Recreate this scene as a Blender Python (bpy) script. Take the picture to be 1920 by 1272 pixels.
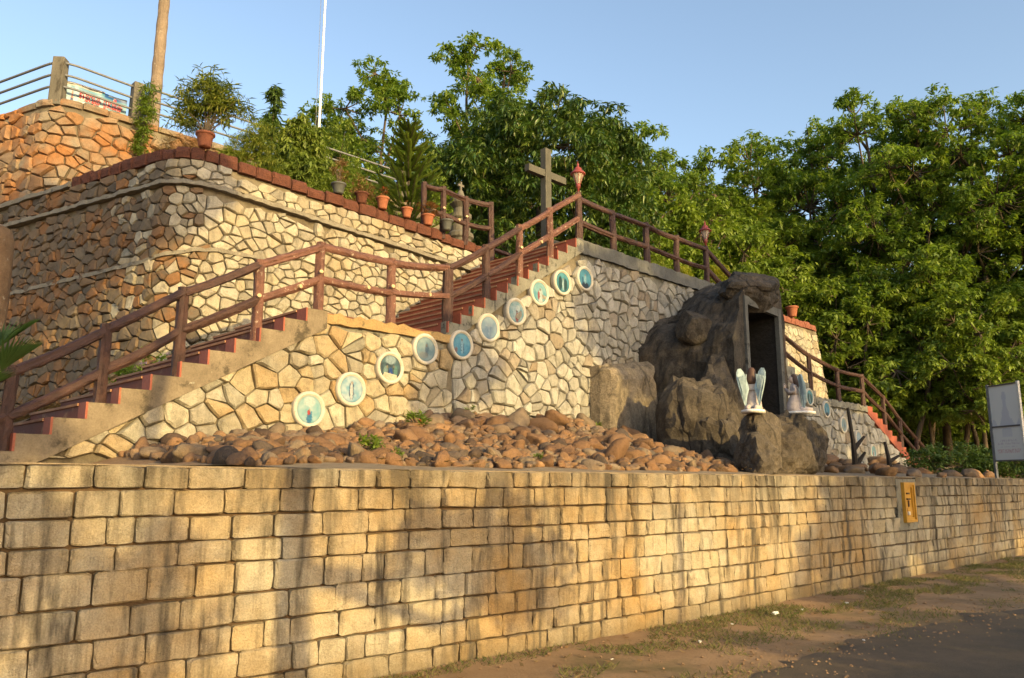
import bpy, bmesh, math, random
import numpy as np
from mathutils import Vector, Matrix, noise as mnoise

# ------------------------------------------------------------------ camera, world, sun, exposure
for o in list(bpy.data.objects): bpy.data.objects.remove(o)
scene = bpy.context.scene
COL = scene.collection
CZ = 1.6
TILT = math.atan(272 / 1500.0)
cam_d = bpy.data.cameras.new('camera'); cam = bpy.data.objects.new('camera', cam_d); COL.objects.link(cam)
cam_d.sensor_width = 36; cam_d.lens = 1500 / 1920 * 36; cam_d.clip_start = .05; cam_d.clip_end = 3000
cam.location = (0, 0, CZ); cam.rotation_euler = (math.pi / 2 + TILT, 0, 0)
scene.camera = cam

SUN_EL = math.radians(14.8)
SUN_H = Vector((.642, -.773, 0)).normalized()           # horizontal direction towards the sun
world = bpy.data.worlds.new('World'); scene.world = world; world.use_nodes = True
wn = world.node_tree; bg = wn.nodes['Background']
sky = wn.nodes.new('ShaderNodeTexSky'); sky.sky_type = 'NISHITA'; sky.sun_disc = False
sky.sun_elevation = SUN_EL; sky.sun_rotation = math.atan2(SUN_H.x, SUN_H.y)
sky.air_density = 1.0; sky.dust_density = 2.4; sky.ozone_density = .7
wn.links.new(sky.outputs[0], bg.inputs[0]); bg.inputs[1].default_value = .15
sl = bpy.data.lights.new('sun', 'SUN'); so = bpy.data.objects.new('sun', sl); COL.objects.link(so)
sl.energy = 2.95; sl.angle = math.radians(.53); sl.color = (1, .72, .29)
sd = Vector((SUN_H.x * math.cos(SUN_EL), SUN_H.y * math.cos(SUN_EL), math.sin(SUN_EL)))
so.rotation_euler = sd.to_track_quat('Z', 'Y').to_euler(); so.location = (10, -12, 12)
vs = scene.view_settings; vs.view_transform = 'Standard'; vs.look = 'None'; vs.gamma = 1
vs.use_curve_mapping = False; vs.exposure = 1.18

# ------------------------------------------------------------------ helpers
random.seed(7); RNG = np.random.default_rng(7)
TH = math.radians(45.4)
EU = np.array([math.cos(TH), math.sin(TH)]); EN = np.array([math.sin(TH), -math.cos(TH)]); OO = np.array([-2.86, 12.0])
def P(u, v, z=0.0):
    return (OO[0] + EU[0] * u + EN[0] * v, OO[1] + EU[1] * u + EN[1] * v, z)
def UV(x, y):
    d = np.array([x, y]) - OO
    return float(d @ EU), float(d @ EN)
def aty(px, py, Y):
    dx = px - 960; dy = 636 - py
    a = 1500 * math.cos(TILT) - dy * math.sin(TILT); b = 1500 * math.sin(TILT) + dy * math.cos(TILT)
    k = Y / a
    return Vector((dx * k, Y, CZ + b * k))
def fbm(p, s=1.0, oct=3):
    return mnoise.fractal(Vector(p) * s, 1.0, 2.0, oct)

def tag(o, label=None, cat=None, group=None, kind=None):
    if label: o['label'] = label
    if cat: o['category'] = cat
    if group: o['group'] = group
    if kind: o['kind'] = kind
    return o
def thing(name, label, cat, loc=(0, 0, 0), group=None):
    o = bpy.data.objects.new(name, None); COL.objects.link(o); o.location = loc; o.empty_display_size = .2
    return tag(o, label, cat, group)
def wloc(o):
    l = Vector(o.location)
    while o.parent: o = o.parent; l = l + Vector(o.location)
    return l
def mesh(name, verts, faces, mat=None, smooth=False):
    me = bpy.data.meshes.new(name)
    me.from_pydata([tuple(v) for v in verts], [], [tuple(f) for f in faces])
    if mat:
        for m in (mat if isinstance(mat, (list, tuple)) else [mat]): me.materials.append(m)
    if smooth: me.polygons.foreach_set('use_smooth', [True] * len(me.polygons))
    me.update()
    return me
def link(name, me, parent=None, kind=None, loc=None):
    o = bpy.data.objects.new(name, me); COL.objects.link(o)
    if parent is not None: o.parent = parent
    if loc is not None: o.location = loc
    if kind: o['kind'] = kind
    return o
def obj(name, verts, faces, mat=None, parent=None, smooth=False, kind=None):
    """verts in world coordinates; parents carry only a location"""
    if parent is not None:
        L = wloc(parent); verts = [(v[0] - L.x, v[1] - L.y, v[2] - L.z) for v in verts]
    return link(name, mesh(name, verts, faces, mat, smooth), parent, kind)
def structure(name, verts, faces, mat, smooth=False):
    return obj(name, verts, faces, mat, smooth=smooth, kind='structure')

class MB:
    def __init__(s): s.v = []; s.f = []; s.m = []
    def add(s, v, f, m=0):
        k = len(s.v); s.v += [tuple(x) for x in v]; s.f += [tuple(i + k for i in q) for q in f]; s.m += [m] * len(f)
        return s
    def hexa(s, b, t, m=0):           # 4 bottom (ccw from above), 4 top
        return s.add(list(b) + list(t), [(3, 2, 1, 0), (4, 5, 6, 7), (0, 1, 5, 4), (1, 2, 6, 5), (2, 3, 7, 6), (3, 0, 4, 7)], m)
    def boxuv(s, u0, u1, v0, v1, z0, z1, m=0):
        c = [(u0, v1), (u1, v1), (u1, v0), (u0, v0)]
        if v1 > v0 and u1 > u0: c = [(u0, v1), (u1, v1), (u1, v0), (u0, v0)]
        return s.hexa([P(a, b, z0) for a, b in c], [P(a, b, z1) for a, b in c], m)
    def box(s, x0, x1, y0, y1, z0, z1, m=0):
        c = [(x0, y0), (x1, y0), (x1, y1), (x0, y1)]
        return s.hexa([(a, b, z0) for a, b in c], [(a, b, z1) for a, b in c], m)
    def tube(s, pts, r, n=8, m=0, cap=True, wob=0.0, seed=0):
        pts = [Vector(p) for p in pts]; R = r if isinstance(r, (list, tuple)) else [r] * len(pts)
        rr = random.Random(seed); rings = []
        up = Vector((0, 0, 1))
        for i, p in enumerate(pts):
            d = (pts[min(i + 1, len(pts) - 1)] - pts[max(i - 1, 0)]).normalized()
            a = d.cross(up if abs(d.z) < .9 else Vector((1, 0, 0))).normalized(); b = d.cross(a)
            rings.append([p + (a * math.cos(k * 2 * math.pi / n) + b * math.sin(k * 2 * math.pi / n)) * R[i] * (1 + wob * rr.uniform(-1, 1)) for k in range(n)])
        f = []
        for i in range(len(pts) - 1):
            for k in range(n):
                f.append((i * n + k, i * n + (k + 1) % n, (i + 1) * n + (k + 1) % n, (i + 1) * n + k))
        v = [q for R_ in rings for q in R_]
        if cap:
            f.append(tuple(range(n - 1, -1, -1))); f.append(tuple((len(pts) - 1) * n + k for k in range(n)))
        return s.add(v, [q[::-1] for q in f], m)
    def lathe(s, prof, c, n=20, m=0):
        v = []; f = []
        for r, z in prof:
            v += [(c[0] + r * math.cos(2 * math.pi * k / n), c[1] + r * math.sin(2 * math.pi * k / n), c[2] + z) for k in range(n)]
        for i in range(len(prof) - 1):
            for k in range(n): f.append((i * n + k, i * n + (k + 1) % n, (i + 1) * n + (k + 1) % n, (i + 1) * n + k))
        f.append(tuple(range(n - 1, -1, -1))); f.append(tuple((len(prof) - 1) * n + k for k in range(n)))
        return s.add(v, f, m)
    def build(s, name, mat, parent=None, smooth=False, kind=None):
        o = obj(name, s.v, s.f, mat, parent, smooth, kind)
        if any(s.m): o.data.polygons.foreach_set('material_index', s.m)
        return o

# ------------------------------------------------------------------ materials
class NT:
    def __init__(s, name):
        s.mat = bpy.data.materials.new(name); s.mat.use_nodes = True
        s.t = s.mat.node_tree; s.b = s.t.nodes['Principled BSDF']; s.out = s.t.nodes['Material Output']
        s.b.inputs['Specular IOR Level'].default_value = .25
    def n(s, typ, props=None, **inp):
        nd = s.t.nodes.new('ShaderNode' + typ)
        for k, v in (props or {}).items(): setattr(nd, k, v)
        for k, v in inp.items():
            k2 = k.replace('_', ' ')
            sock = nd.inputs[int(k[1:])] if k[0] == 'i' and k[1:].isdigit() else nd.inputs[k2]
            s.set(sock, v)
        return nd
    def set(s, sock, v):
        if hasattr(v, 'is_output') or isinstance(v, bpy.types.NodeSocket): s.t.links.new(v, sock)
        elif isinstance(v, (tuple, list)) and len(v) == 3 and sock.type == 'RGBA': sock.default_value = (*v, 1)
        else: sock.default_value = v
    def pos(s): return s.n('NewGeometry').outputs['Position']
    def map(s, vec, scale=(1, 1, 1), rot=(0, 0, 0)):
        return s.n('Mapping', None, Vector=vec, Scale=scale, Rotation=rot).outputs[0]
    def noise(s, vec, scale, detail=4, rough=.6, dist=0):
        return s.n('TexNoise', None, Vector=vec, Scale=scale, Detail=detail, Roughness=rough, Distortion=dist).outputs['Fac']
    def ramp(s, fac, stops, interp='LINEAR'):
        nd = s.n('ValToRGB', None, Fac=fac); cr = nd.color_ramp; cr.interpolation = interp
        while len(cr.elements) < len(stops): cr.elements.new(.5)
        for el, (p, c) in zip(cr.elements, stops):
            el.position = p; el.color = (*c, 1) if isinstance(c, (tuple, list)) else (c, c, c, 1)
        return nd.outputs['Color']
    def mix(s, fac, a, b, mode='MIX'):
        nd = s.n('Mix', dict(data_type='RGBA', blend_type=mode)); s.set(nd.inputs['Factor'], fac)
        s.set(nd.inputs[6], a); s.set(nd.inputs[7], b)
        return nd.outputs[2]
    def math(s, op, a, b=0.0, c=None):
        nd = s.n('Math', dict(operation=op)); s.set(nd.inputs[0], a); s.set(nd.inputs[1], b)
        if c is not None: s.set(nd.inputs[2], c)
        return nd.outputs[0]
    def rnd(s):
        a = s.n('ObjectInfo').outputs['Random']; b = s.n('NewGeometry').outputs['Random Per Island']
        return s.math('FRACT', s.math('ADD', a, b))
    def bump(s, h, strength=.5, dist=.02):
        s.t.links.new(s.n('Bump', None, Height=h, Strength=strength, Distance=dist).outputs[0], s.b.inputs['Normal'])
    def base(s, c): s.set(s.b.inputs['Base Color'], c)
    def rough(s, r): s.set(s.b.inputs['Roughness'], r); return s

def stone_mat(name, cols, *, cracks=0.0, topstain=0.0, stain=(.3, .17, .06), stain_lo=.5, stain_hi=.7, stain_scale=.9, dark=(.05, .045, .035), dark_lo=.62, dark_hi=.78, drip=0.0, bump=.6):
    m = NT(name); p = m.pos()
    k = len(cols); c = m.ramp(m.rnd(), [(i / (k - 1), q) for i, q in enumerate(cols)])
    st = m.ramp(m.noise(p, stain_scale, 5, .65), [(stain_lo, 0.0), (stain_hi, .85)])
    c = m.mix(st, c, stain)
    c = m.mix(1.0, c, m.ramp(m.noise(p, 7, 6, .7), [(.25, (.66, .65, .63)), (.5, (1, 1, 1)), (.75, (1.18, 1.16, 1.12))]), 'MULTIPLY')
    c = m.mix(m.ramp(m.noise(m.map(p, (3.1, 3.1, 2.2)), 1.3, 6, .75), [(dark_lo, 0.0), (dark_hi, .8)]), c, dark)
    if topstain:                                       # algae washed down from the wall top
        zz = m.n('SeparateXYZ', None, Vector=p).outputs['Z']; zr = m.ramp(m.math('DIVIDE', zz, 2.0), [(.55, 0.0), (.86, 1.0)])
        sn = m.ramp(m.noise(m.map(p, (2.6, 2.6, .5)), 1.0, 5, .65), [(.36, 0.0), (.6, 1.0)])
        c = m.mix(m.math('MULTIPLY', m.math('MULTIPLY', zr, sn), topstain), c, dark)
    if topstain:                                       # earth splashed up from the verge
        c = m.mix(m.math('MULTIPLY', m.ramp(m.math('ADD', zz, m.math('MULTIPLY', m.noise(m.map(p, (1.5, 1.5, 1)), 1.0, 4), .35)), [(.22, .75), (.48, 0.0)]), .8), c, (.13, .095, .05))
    if cracks:
        vn = m.n('TexVoronoi', dict(feature='DISTANCE_TO_EDGE'), Vector=m.mix(.25, m.map(p, (1.2, 1.2, .8)), m.n('TexNoise', None, Vector=p, Scale=2.0, Detail=4).outputs['Color']), Scale=.62).outputs['Distance']
        ck = m.ramp(vn, [(0.0, 0.0), (.016, 1.0)]); c = m.mix(m.math('MULTIPLY', m.math('SUBTRACT', 1.0, ck), cracks), c, (.012, .011, .01))
        c = m.mix(1.0, c, m.ramp(m.noise(p, 24, 6, .75), [(.3, (.55, .55, .55)), (.7, (1.35, 1.3, 1.25))]), 'MULTIPLY')
    if drip:
        d = m.noise(m.map(p, (7, 7, .7)), 1.0, 4, .6)
        c = m.mix(m.math('MULTIPLY', m.ramp(d, [(.5, 0.0), (.68, 1.0)]), drip), c, dark)
    c = m.mix(1.0, c, m.ramp(m.noise(p, 85, 3, .7), [(.3, (.75, .75, .75)), (.62, (1.1, 1.1, 1.1))]), 'MULTIPLY')
    m.base(c); m.rough(.92)
    h = m.math('ADD', m.noise(p, 11, 6, .7), m.math('MULTIPLY', m.noise(p, 48, 4, .7), .4))
    if cracks: h = m.math('ADD', h, m.math('MULTIPLY', ck, .5))
    m.bump(h, bump, .03)
    return m.mat

def rough_mat(name, c1, c2, scale=5, rough=.9, bump=.5, bs=30, bd=.015, spots=None, spot_scale=20, spot_lo=.6, vec=None):
    m = NT(name); p = m.pos() if vec is None else m.map(m.pos(), vec)
    c = m.mix(m.ramp(m.noise(p, scale, 6, .68), [(.3, 0.0), (.7, 1.0)]), c1, c2)
    if spots: c = m.mix(m.ramp(m.noise(p, spot_scale, 5, .7), [(spot_lo, 0.0), (spot_lo + .1, 1.0)]), c, spots)
    c = m.mix(1.0, c, m.ramp(m.noise(m.pos(), bs * 2.2, 3, .7), [(.3, (.8, .8, .8)), (.65, (1.1, 1.1, 1.1))]), 'MULTIPLY')
    m.base(c); m.rough(rough)
    if bump: m.bump(m.noise(p, bs, 6, .7), bump, bd)
    return m.mat

def leaf_mat(name, cols, trans=.35, rough=.5, yellow=None):
    m = NT(name)
    k = len(cols); c = m.ramp(m.rnd(), [(i / (k - 1), q) for i, q in enumerate(cols)])
    big = m.ramp(m.noise(m.pos(), .55, 3, .6), [(.35, (.72, .78, .7)), (.65, (1.2, 1.15, 1.0))])
    c = m.mix(1.0, c, big, 'MULTIPLY')
    m.base(c); m.rough(rough); m.b.inputs['Specular IOR Level'].default_value = .4
    tr = m.n('BsdfTranslucent'); m.set(tr.inputs['Color'], m.mix(1.0, c, (1.25, 1.3, .55), 'MULTIPLY'))
    mx = m.n('MixShader'); mx.inputs[0].default_value = trans
    m.t.links.new(m.b.outputs[0], mx.inputs[1]); m.t.links.new(tr.outputs[0], mx.inputs[2]); m.t.links.new(mx.outputs[0], m.out.inputs['Surface'])
    return m.mat
def plain(name, c, rough=.6, metal=0.0, spec=.4):
    m = NT(name); m.rough(rough); m.b.inputs['Metallic'].default_value = metal; m.b.inputs['Specular IOR Level'].default_value = spec
    p = m.pos()
    m.base(m.mix(1.0, c, m.ramp(m.noise(p, 16, 5, .7), [(.3, (.72, .72, .72)), (.65, (1.1, 1.1, 1.1))]), 'MULTIPLY'))
    return m.mat

M = {}
M['block'] = stone_mat('cream_block', [(.29, .25, .18), (.37, .325, .24), (.34, .28, .18), (.40, .355, .265), (.27, .235, .175)], stain=(.30, .18, .06), stain_lo=.43, stain_hi=.68, stain_scale=.6, drip=1.0, dark_lo=.58, dark_hi=.8, dark=(.075, .062, .045), bump=1.0, topstain=.9)
M['mortar'] = rough_mat('rusty_mortar', (.065, .045, .027), (.12, .072, .04), 6, bs=45)
M['pale'] = stone_mat('pale_rubble', [(.27, .25, .195), (.42, .385, .295), (.35, .30, .205), (.46, .42, .33), (.25, .225, .175), (.39, .36, .285), (.30, .255, .175)], stain=(.30, .225, .125), stain_lo=.5, stain_hi=.78, dark_lo=.55, dark_hi=.76, dark=(.09, .078, .058), drip=.35, bump=1.0)
M['grey'] = stone_mat('grey_rubble', [(.25, .24, .21), (.38, .365, .32), (.31, .295, .25), (.42, .405, .36), (.24, .19, .135), (.35, .335, .29), (.22, .21, .185)], stain=(.27, .215, .14), stain_lo=.55, stain_hi=.82, dark_lo=.56, dark_hi=.78, dark=(.085, .078, .062), drip=.35, bump=1.0)
M['ochre'] = stone_mat('ochre_rubble', [(.38, .335, .235), (.33, .25, .14), (.43, .375, .265), (.30, .21, .11)], stain=(.27, .17, .075), stain_lo=.42, stain_hi=.66, dark_lo=.53, dark_hi=.75, dark=(.075, .06, .042), bump=1.0)
M['orange'] = stone_mat('orange_stained_rubble', [(.17, .115, .068), (.12, .10, .075), (.20, .105, .048), (.145, .12, .088), (.10, .08, .06)], stain=(.25, .115, .04), stain_lo=.54, stain_hi=.68, dark_lo=.56, dark=(.07, .055, .04))
M['bastion'] = stone_mat('rust_and_grey_rubble', [(.25, .125, .055), (.24, .215, .165), (.26, .14, .065), (.22, .17, .115), (.16, .12, .085)], stain=(.30, .13, .045), stain_lo=.45, stain_hi=.65, dark_lo=.6)
M['wallmortar'] = rough_mat('dark_wall_mortar', (.045, .034, .023), (.25, .215, .155), 1.3, bs=40)
M['band'] = rough_mat('mortar_band', (.27, .245, .19), (.17, .145, .105), 5, bs=26, bump=.8, bd=.04, spots=(.08, .07, .05), spot_scale=9)
M['laterite'] = rough_mat('laterite', (.165, .062, .036), (.10, .04, .028), 7, bs=38, bump=1.0, bd=.04, spots=(.035, .018, .014), spot_scale=32, spot_lo=.56)
M['plaster'] = rough_mat('stained_plaster', (.25, .20, .138), (.13, .102, .068), 2.2, bs=22, bump=.5, spots=(.075, .06, .04), spot_scale=3.0, spot_lo=.53)
M['plasterochre'] = rough_mat('ochre_plaster', (.36, .25, .11), (.26, .17, .08), 3, bs=20, bump=.7, bd=.03, spots=(.10, .08, .045), spot_scale=7, spot_lo=.57)
M['plasterdark'] = rough_mat('blackened_plaster', (.24, .23, .19), (.12, .115, .095), 3, bs=22, bump=.6, bd=.03, spots=(.05, .048, .04), spot_scale=6, spot_lo=.55)
M['redox'] = rough_mat('red_oxide', (.34, .095, .055), (.23, .066, .042), 4, rough=.6, bs=18, bump=.2, spots=(.30, .13, .07), spot_scale=2.4, spot_lo=.6)
M['redox2'] = rough_mat('brown_oxide', (.17, .052, .034), (.11, .042, .030), 3, rough=.7, bs=18, bump=.25, spots=(.24, .13, .075), spot_scale=3, spot_lo=.58)
M['nosing'] = rough_mat('pale_nosing', (.40, .24, .14), (.27, .13, .08), 4, bs=20, bump=.2)
M['log'] = rough_mat('bark_paint', (.088, .044, .034), (.042, .024, .021), 6, rough=.55, bs=34, bump=.8, bd=.02, spots=(.34, .26, .21), spot_scale=26, spot_lo=.69)
M['logred'] = rough_mat('sunlit_worn_bark_paint', (.19, .088, .062), (.095, .046, .036), 6, rough=.6, bs=34, bump=.8, bd=.02, spots=(.46, .38, .30), spot_scale=15, spot_lo=.60)  # lighter copy of the bark paint, sunlit tone put into the colour; worn flecks
M['cut'] = rough_mat('cut_wood_cream', (.55, .42, .25), (.42, .30, .17), 14, bs=30)
M['fakerock'] = stone_mat('cement_rockwork', [(.075, .066, .055), (.09, .078, .062), (.068, .062, .055)], stain=(.125, .098, .07), stain_lo=.5, stain_hi=.7, stain_scale=1.4, dark=(.018, .016, .015), dark_lo=.47, dark_hi=.64, drip=.6, bump=1.0, cracks=.6)
M['rockbrown'] = stone_mat('brown_rockwork', [(.085, .072, .057), (.105, .09, .072), (.07, .061, .05)], stain=(.155, .13, .10), stain_lo=.5, stain_hi=.7, stain_scale=1.6, dark=(.035, .028, .023), dark_lo=.48, dark_hi=.68, drip=.35, bump=1.0, cracks=.5)
M['rockpale'] = stone_mat('pale_rockwork', [(.25, .21, .15), (.28, .235, .17), (.22, .185, .135)], stain=(.31, .25, .17), stain_lo=.5, stain_hi=.7, stain_scale=1.6, dark=(.06, .05, .04), dark_lo=.5, dark_hi=.68, drip=.6, bump=1.0, cracks=.5)
M['cement'] = rough_mat('grey_cement', (.15, .15, .138), (.08, .08, .076), 2.2, bs=18, bump=.35, spots=(.05, .05, .046), spot_scale=5, spot_lo=.57)
M['concrete'] = rough_mat('weathered_concrete', (.17, .155, .125), (.095, .086, .068), 3, bs=24, bump=.4, spots=(.06, .052, .04), spot_scale=6, spot_lo=.57, vec=(1, 1, .35))
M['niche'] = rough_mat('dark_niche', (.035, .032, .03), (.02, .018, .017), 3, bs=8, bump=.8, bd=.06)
M['cobble'] = stone_mat('river_cobble', [(.24, .135, .07), (.17, .11, .072), (.29, .17, .085), (.105, .085, .068), (.23, .165, .11), (.15, .085, .05), (.25, .20, .145)], stain=(.26, .135, .06), stain_lo=.5, stain_hi=.75, stain_scale=3, dark=(.09, .06, .042), dark_lo=.6, dark_hi=.8, bump=1.0)
M['soil'] = rough_mat('reddish_soil', (.22, .14, .08), (.30, .195, .115), 4, bs=45, bump=.8, bd=.03, spots=(.09, .06, .04), spot_scale=30, spot_lo=.58)
M['gravel'] = rough_mat('gravelly_soil', (.36, .285, .195), (.25, .19, .125), 5, bs=60, bump=1.0, bd=.03, spots=(.34, .28, .21), spot_scale=60, spot_lo=.6)
M['forest'] = rough_mat('forest_floor', (.07, .052, .03), (.045, .045, .02), 2, bs=12, bump=1, bd=.1)
M['steel'] = plain('galvanised_pipe', (.17, .175, .185), .65, .2)
M['crossstone'] = rough_mat('dark_weathered_concrete', (.115, .108, .085), (.065, .062, .05), 3, bs=24, bump=.4, spots=(.17, .155, .12), spot_scale=5, spot_lo=.6, vec=(1, 1, .35))
M['whitepipe'] = plain('white_painted_pipe', (.62, .60, .55), .4)
M['white'] = plain('white_paint', (.74, .72, .68), .55)
M['terracotta'] = rough_mat('terracotta', (.36, .135, .07), (.25, .09, .05), 9, bs=30, bump=.3, spots=(.5, .34, .24), spot_scale=8, spot_lo=.68)
M['greypot'] = plain('dark_grey_pot', (.085, .09, .085), .55)
M['bark'] = rough_mat('grey_brown_bark', (.12, .09, .06), (.065, .05, .034), 6, bs=20, bump=.8, bd=.03, vec=(1, 1, .4))
M['palmbark'] = rough_mat('palm_bark', (.24, .185, .135), (.15, .115, .085), 2.5, bs=14, bump=.7, bd=.03, spots=(.42, .37, .30), spot_scale=4, spot_lo=.62)
M['rubber'] = leaf_mat('rubber_leaf', [(.10, .17, .030), (.145, .225, .042), (.225, .295, .06), (.115, .19, .034)], .48)
M['mango'] = leaf_mat('mango_leaf', [(.036, .08, .02), (.055, .11, .024), (.09, .145, .03), (.15, .19, .045)], .27, .38)
M['bright'] = leaf_mat('bright_leaf', [(.16, .235, .04), (.22, .29, .05), (.13, .20, .035)], .4)
M['feather'] = leaf_mat('feathery_leaf', [(.24, .28, .05), (.17, .23, .045), (.33, .33, .06)], .45)
M['yellowleaf'] = leaf_mat('yellow_leaf', [(.30, .30, .03), (.22, .26, .03), (.36, .34, .05)], .45)
M['droop'] = leaf_mat('drooping_leaf', [(.18, .24, .05), (.24, .29, .055), (.12, .175, .035)], .4)
M['darkleaf'] = leaf_mat('dark_leaf', [(.05, .095, .026), (.08, .13, .034), (.06, .11, .03)], .3)
M['dry'] = leaf_mat('dry_stalk', [(.26, .16, .08), (.20, .11, .055), (.32, .22, .12)], .3, .8)
M['redleaf'] = leaf_mat('reddish_leaf', [(.24, .09, .04), (.18, .11, .04), (.30, .13, .06)], .35)
M['flower'] = leaf_mat('lilac_petal', [(.34, .26, .55), (.42, .34, .62)], .3)
M['pinkflower'] = leaf_mat('red_petal', [(.55, .12, .06), (.62, .2, .12)], .3)
M['grass'] = leaf_mat('short_grass', [(.07, .095, .025), (.12, .12, .04), (.16, .135, .06)], .3, .7)
M['redpaint'] = plain('red_lamp_paint', (.24, .048, .042), .6)
M['litter'] = plain('white_litter', (.68, .68, .66), .6)

# ------------------------------------------------------------------ masonry tools
def clip(poly, px, py, nx, ny):
    out = []
    for i in range(len(poly)):
        a = poly[i]; b = poly[(i + 1) % len(poly)]
        da = (a[0] - px) * nx + (a[1] - py) * ny; db = (b[0] - px) * nx + (b[1] - py) * ny
        if da <= 0: out.append(a)
        if (da < 0 < db) or (db < 0 < da):
            t = da / (da - db); out.append((a[0] + (b[0] - a[0]) * t, a[1] + (b[1] - a[1]) * t))
    return out
def voronoi(pts, gap, R):
    A = np.array(pts); cells = []
    for i, (x, y) in enumerate(pts):
        d = np.hypot(A[:, 0] - x, A[:, 1] - y); idx = np.argsort(d)[1:26]
        poly = [(x - R, y - R), (x + R, y - R), (x + R, y + R), (x - R, y + R)]
        for j in idx:
            if d[j] > 2.3 * R: break
            nx, ny = (A[j, 0] - x) / d[j], (A[j, 1] - y) / d[j]
            poly = clip(poly, x + nx * (d[j] / 2 - gap / 2), y + ny * (d[j] / 2 - gap / 2), nx, ny)
            if len(poly) < 3: break
        if len(poly) >= 3: cells.append(poly)
    return cells
def rubble(s0, s1, z0, z1, w, h, jit=.36, gap=.009, seed=1, drop=.08, extra=.26):
    """irregular stones over a rectangle of wall: list of polygons in (s, z)"""
    r = random.Random(seed); k = h / w; pts = []
    nz = max(1, int((z1 - z0) / h)); ns = max(1, int((s1 - s0) / w))
    for j in range(-1, nz + 2):
        for i in range(-1, ns + 2):
            if r.random() < drop: continue
            pts.append((s0 + (i + .5 * (j % 2) + .25) * w + r.uniform(-jit, jit) * w, z0 + (j + .5) * h + r.uniform(-jit, jit) * h))
            if r.random() < extra: pts.append((pts[-1][0] + r.uniform(-.5, .5) * w, pts[-1][1] + r.uniform(-.5, .5) * h))
    cells = voronoi([(a, b / k) for a, b in pts], gap, w * 1.1)
    return [[(a, b * k) for a, b in c] for c in cells]
def area(p):
    return .5 * sum(p[i][0] * p[(i + 1) % len(p)][1] - p[(i + 1) % len(p)][0] * p[i][1] for i in range(len(p)))
def chaikin(p, q=.2):
    o = []
    for i in range(len(p)):
        a = p[i]; b = p[(i + 1) % len(p)]
        o += [(a[0] + (b[0] - a[0]) * q, a[1] + (b[1] - a[1]) * q), (a[0] + (b[0] - a[0]) * (1 - q), a[1] + (b[1] - a[1]) * (1 - q))]
    return o
class Path:
    """a plan line (u, v); outward normal is to the right of travel"""
    def __init__(s, pts):
        s.p = np.array([P(u, v)[:2] for u, v in pts]); d = np.hypot(*np.diff(s.p, axis=0).T); s.s = np.concatenate([[0], np.cumsum(d)]); s.L = s.s[-1]
    def at(s, t):
        x = np.interp(t, s.s, s.p[:, 0]); y = np.interp(t, s.s, s.p[:, 1])
        e = .12; a = np.array([np.interp(t - e, s.s, s.p[:, 0]), np.interp(t - e, s.s, s.p[:, 1])]); b = np.array([np.interp(t + e, s.s, s.p[:, 0]), np.interp(t + e, s.s, s.p[:, 1])])
        d = b - a; d = d / (np.hypot(*d) + 1e-9)
        return x, y, d[1], -d[0]
    def pt(s, t, z, out, lean=0, zb=0):
        x, y, nx, ny = s.at(t); o = out - lean * (z - zb)
        return (x + nx * o, y + ny * o, z)
def stone_geo(poly, path, lean, zb, r, proud=.03, back=.07, inset=.84, rnd_q=.08, irregular=True):
    if area(poly) < 0: poly = poly[::-1]
    q = []
    for p in poly:                                   # drop tiny edges
        if not q or math.hypot(p[0] - q[-1][0], p[1] - q[-1][1]) > .03: q.append(p)
    if len(q) < 3: return None
    if len(q) > 7: q = q[:]
    if irregular:                                    # broken, slightly bent edges
        gx = sum(p[0] for p in q) / len(q); gz = sum(p[1] for p in q) / len(q); c = []
        for i in range(len(q)):
            a, b = q[i], q[(i + 1) % len(q)]; pull = r.uniform(.0, .09); c.append((a[0] + (gx - a[0]) * pull, a[1] + (gz - a[1]) * pull))
            L_ = math.hypot(b[0] - a[0], b[1] - a[1])
            if L_ > .09: t_ = r.uniform(.35, .65); k = r.uniform(-.02, .09); c.append((a[0] + (b[0] - a[0]) * t_ + (gx - (a[0] + b[0]) / 2) * k, a[1] + (b[1] - a[1]) * t_ + (gz - (a[1] + b[1]) / 2) * k))
        base = r.uniform(-.022, .018)
    else: c = chaikin(q, rnd_q); base = 0.0
    cx = sum(p[0] for p in c) / len(c); cz = sum(p[1] for p in c) / len(c); n = len(c)
    tx, tz = r.uniform(-.13, .13), r.uniform(-.13, .13); pr = proud * r.uniform(.5, 1.4)
    V = [path.pt(a, b, -back, lean, zb) for a, b in c]
    V += [path.pt(a, b, base + r.uniform(-.010, .010), lean, zb) for a, b in c]
    for a, b in c:
        k = inset * r.uniform(.94, 1.05)
        V.append(path.pt(cx + (a - cx) * k, cz + (b - cz) * k, base + pr * r.uniform(.7, 1.2) + tx * (a - cx) * k + tz * (b - cz) * k, lean, zb))
    V.append(path.pt(cx + r.uniform(-.03, .03), cz + r.uniform(-.03, .03), base + pr * r.uniform(.8, 1.25), lean, zb))
    Fc = []
    for i in range(n):
        j = (i + 1) % n
        Fc += [(i, j, n + j, n + i), (n + i, n + j, 2 * n + j, 2 * n + i), (2 * n + i, 2 * n + j, 3 * n)]
    return V, Fc
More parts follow.
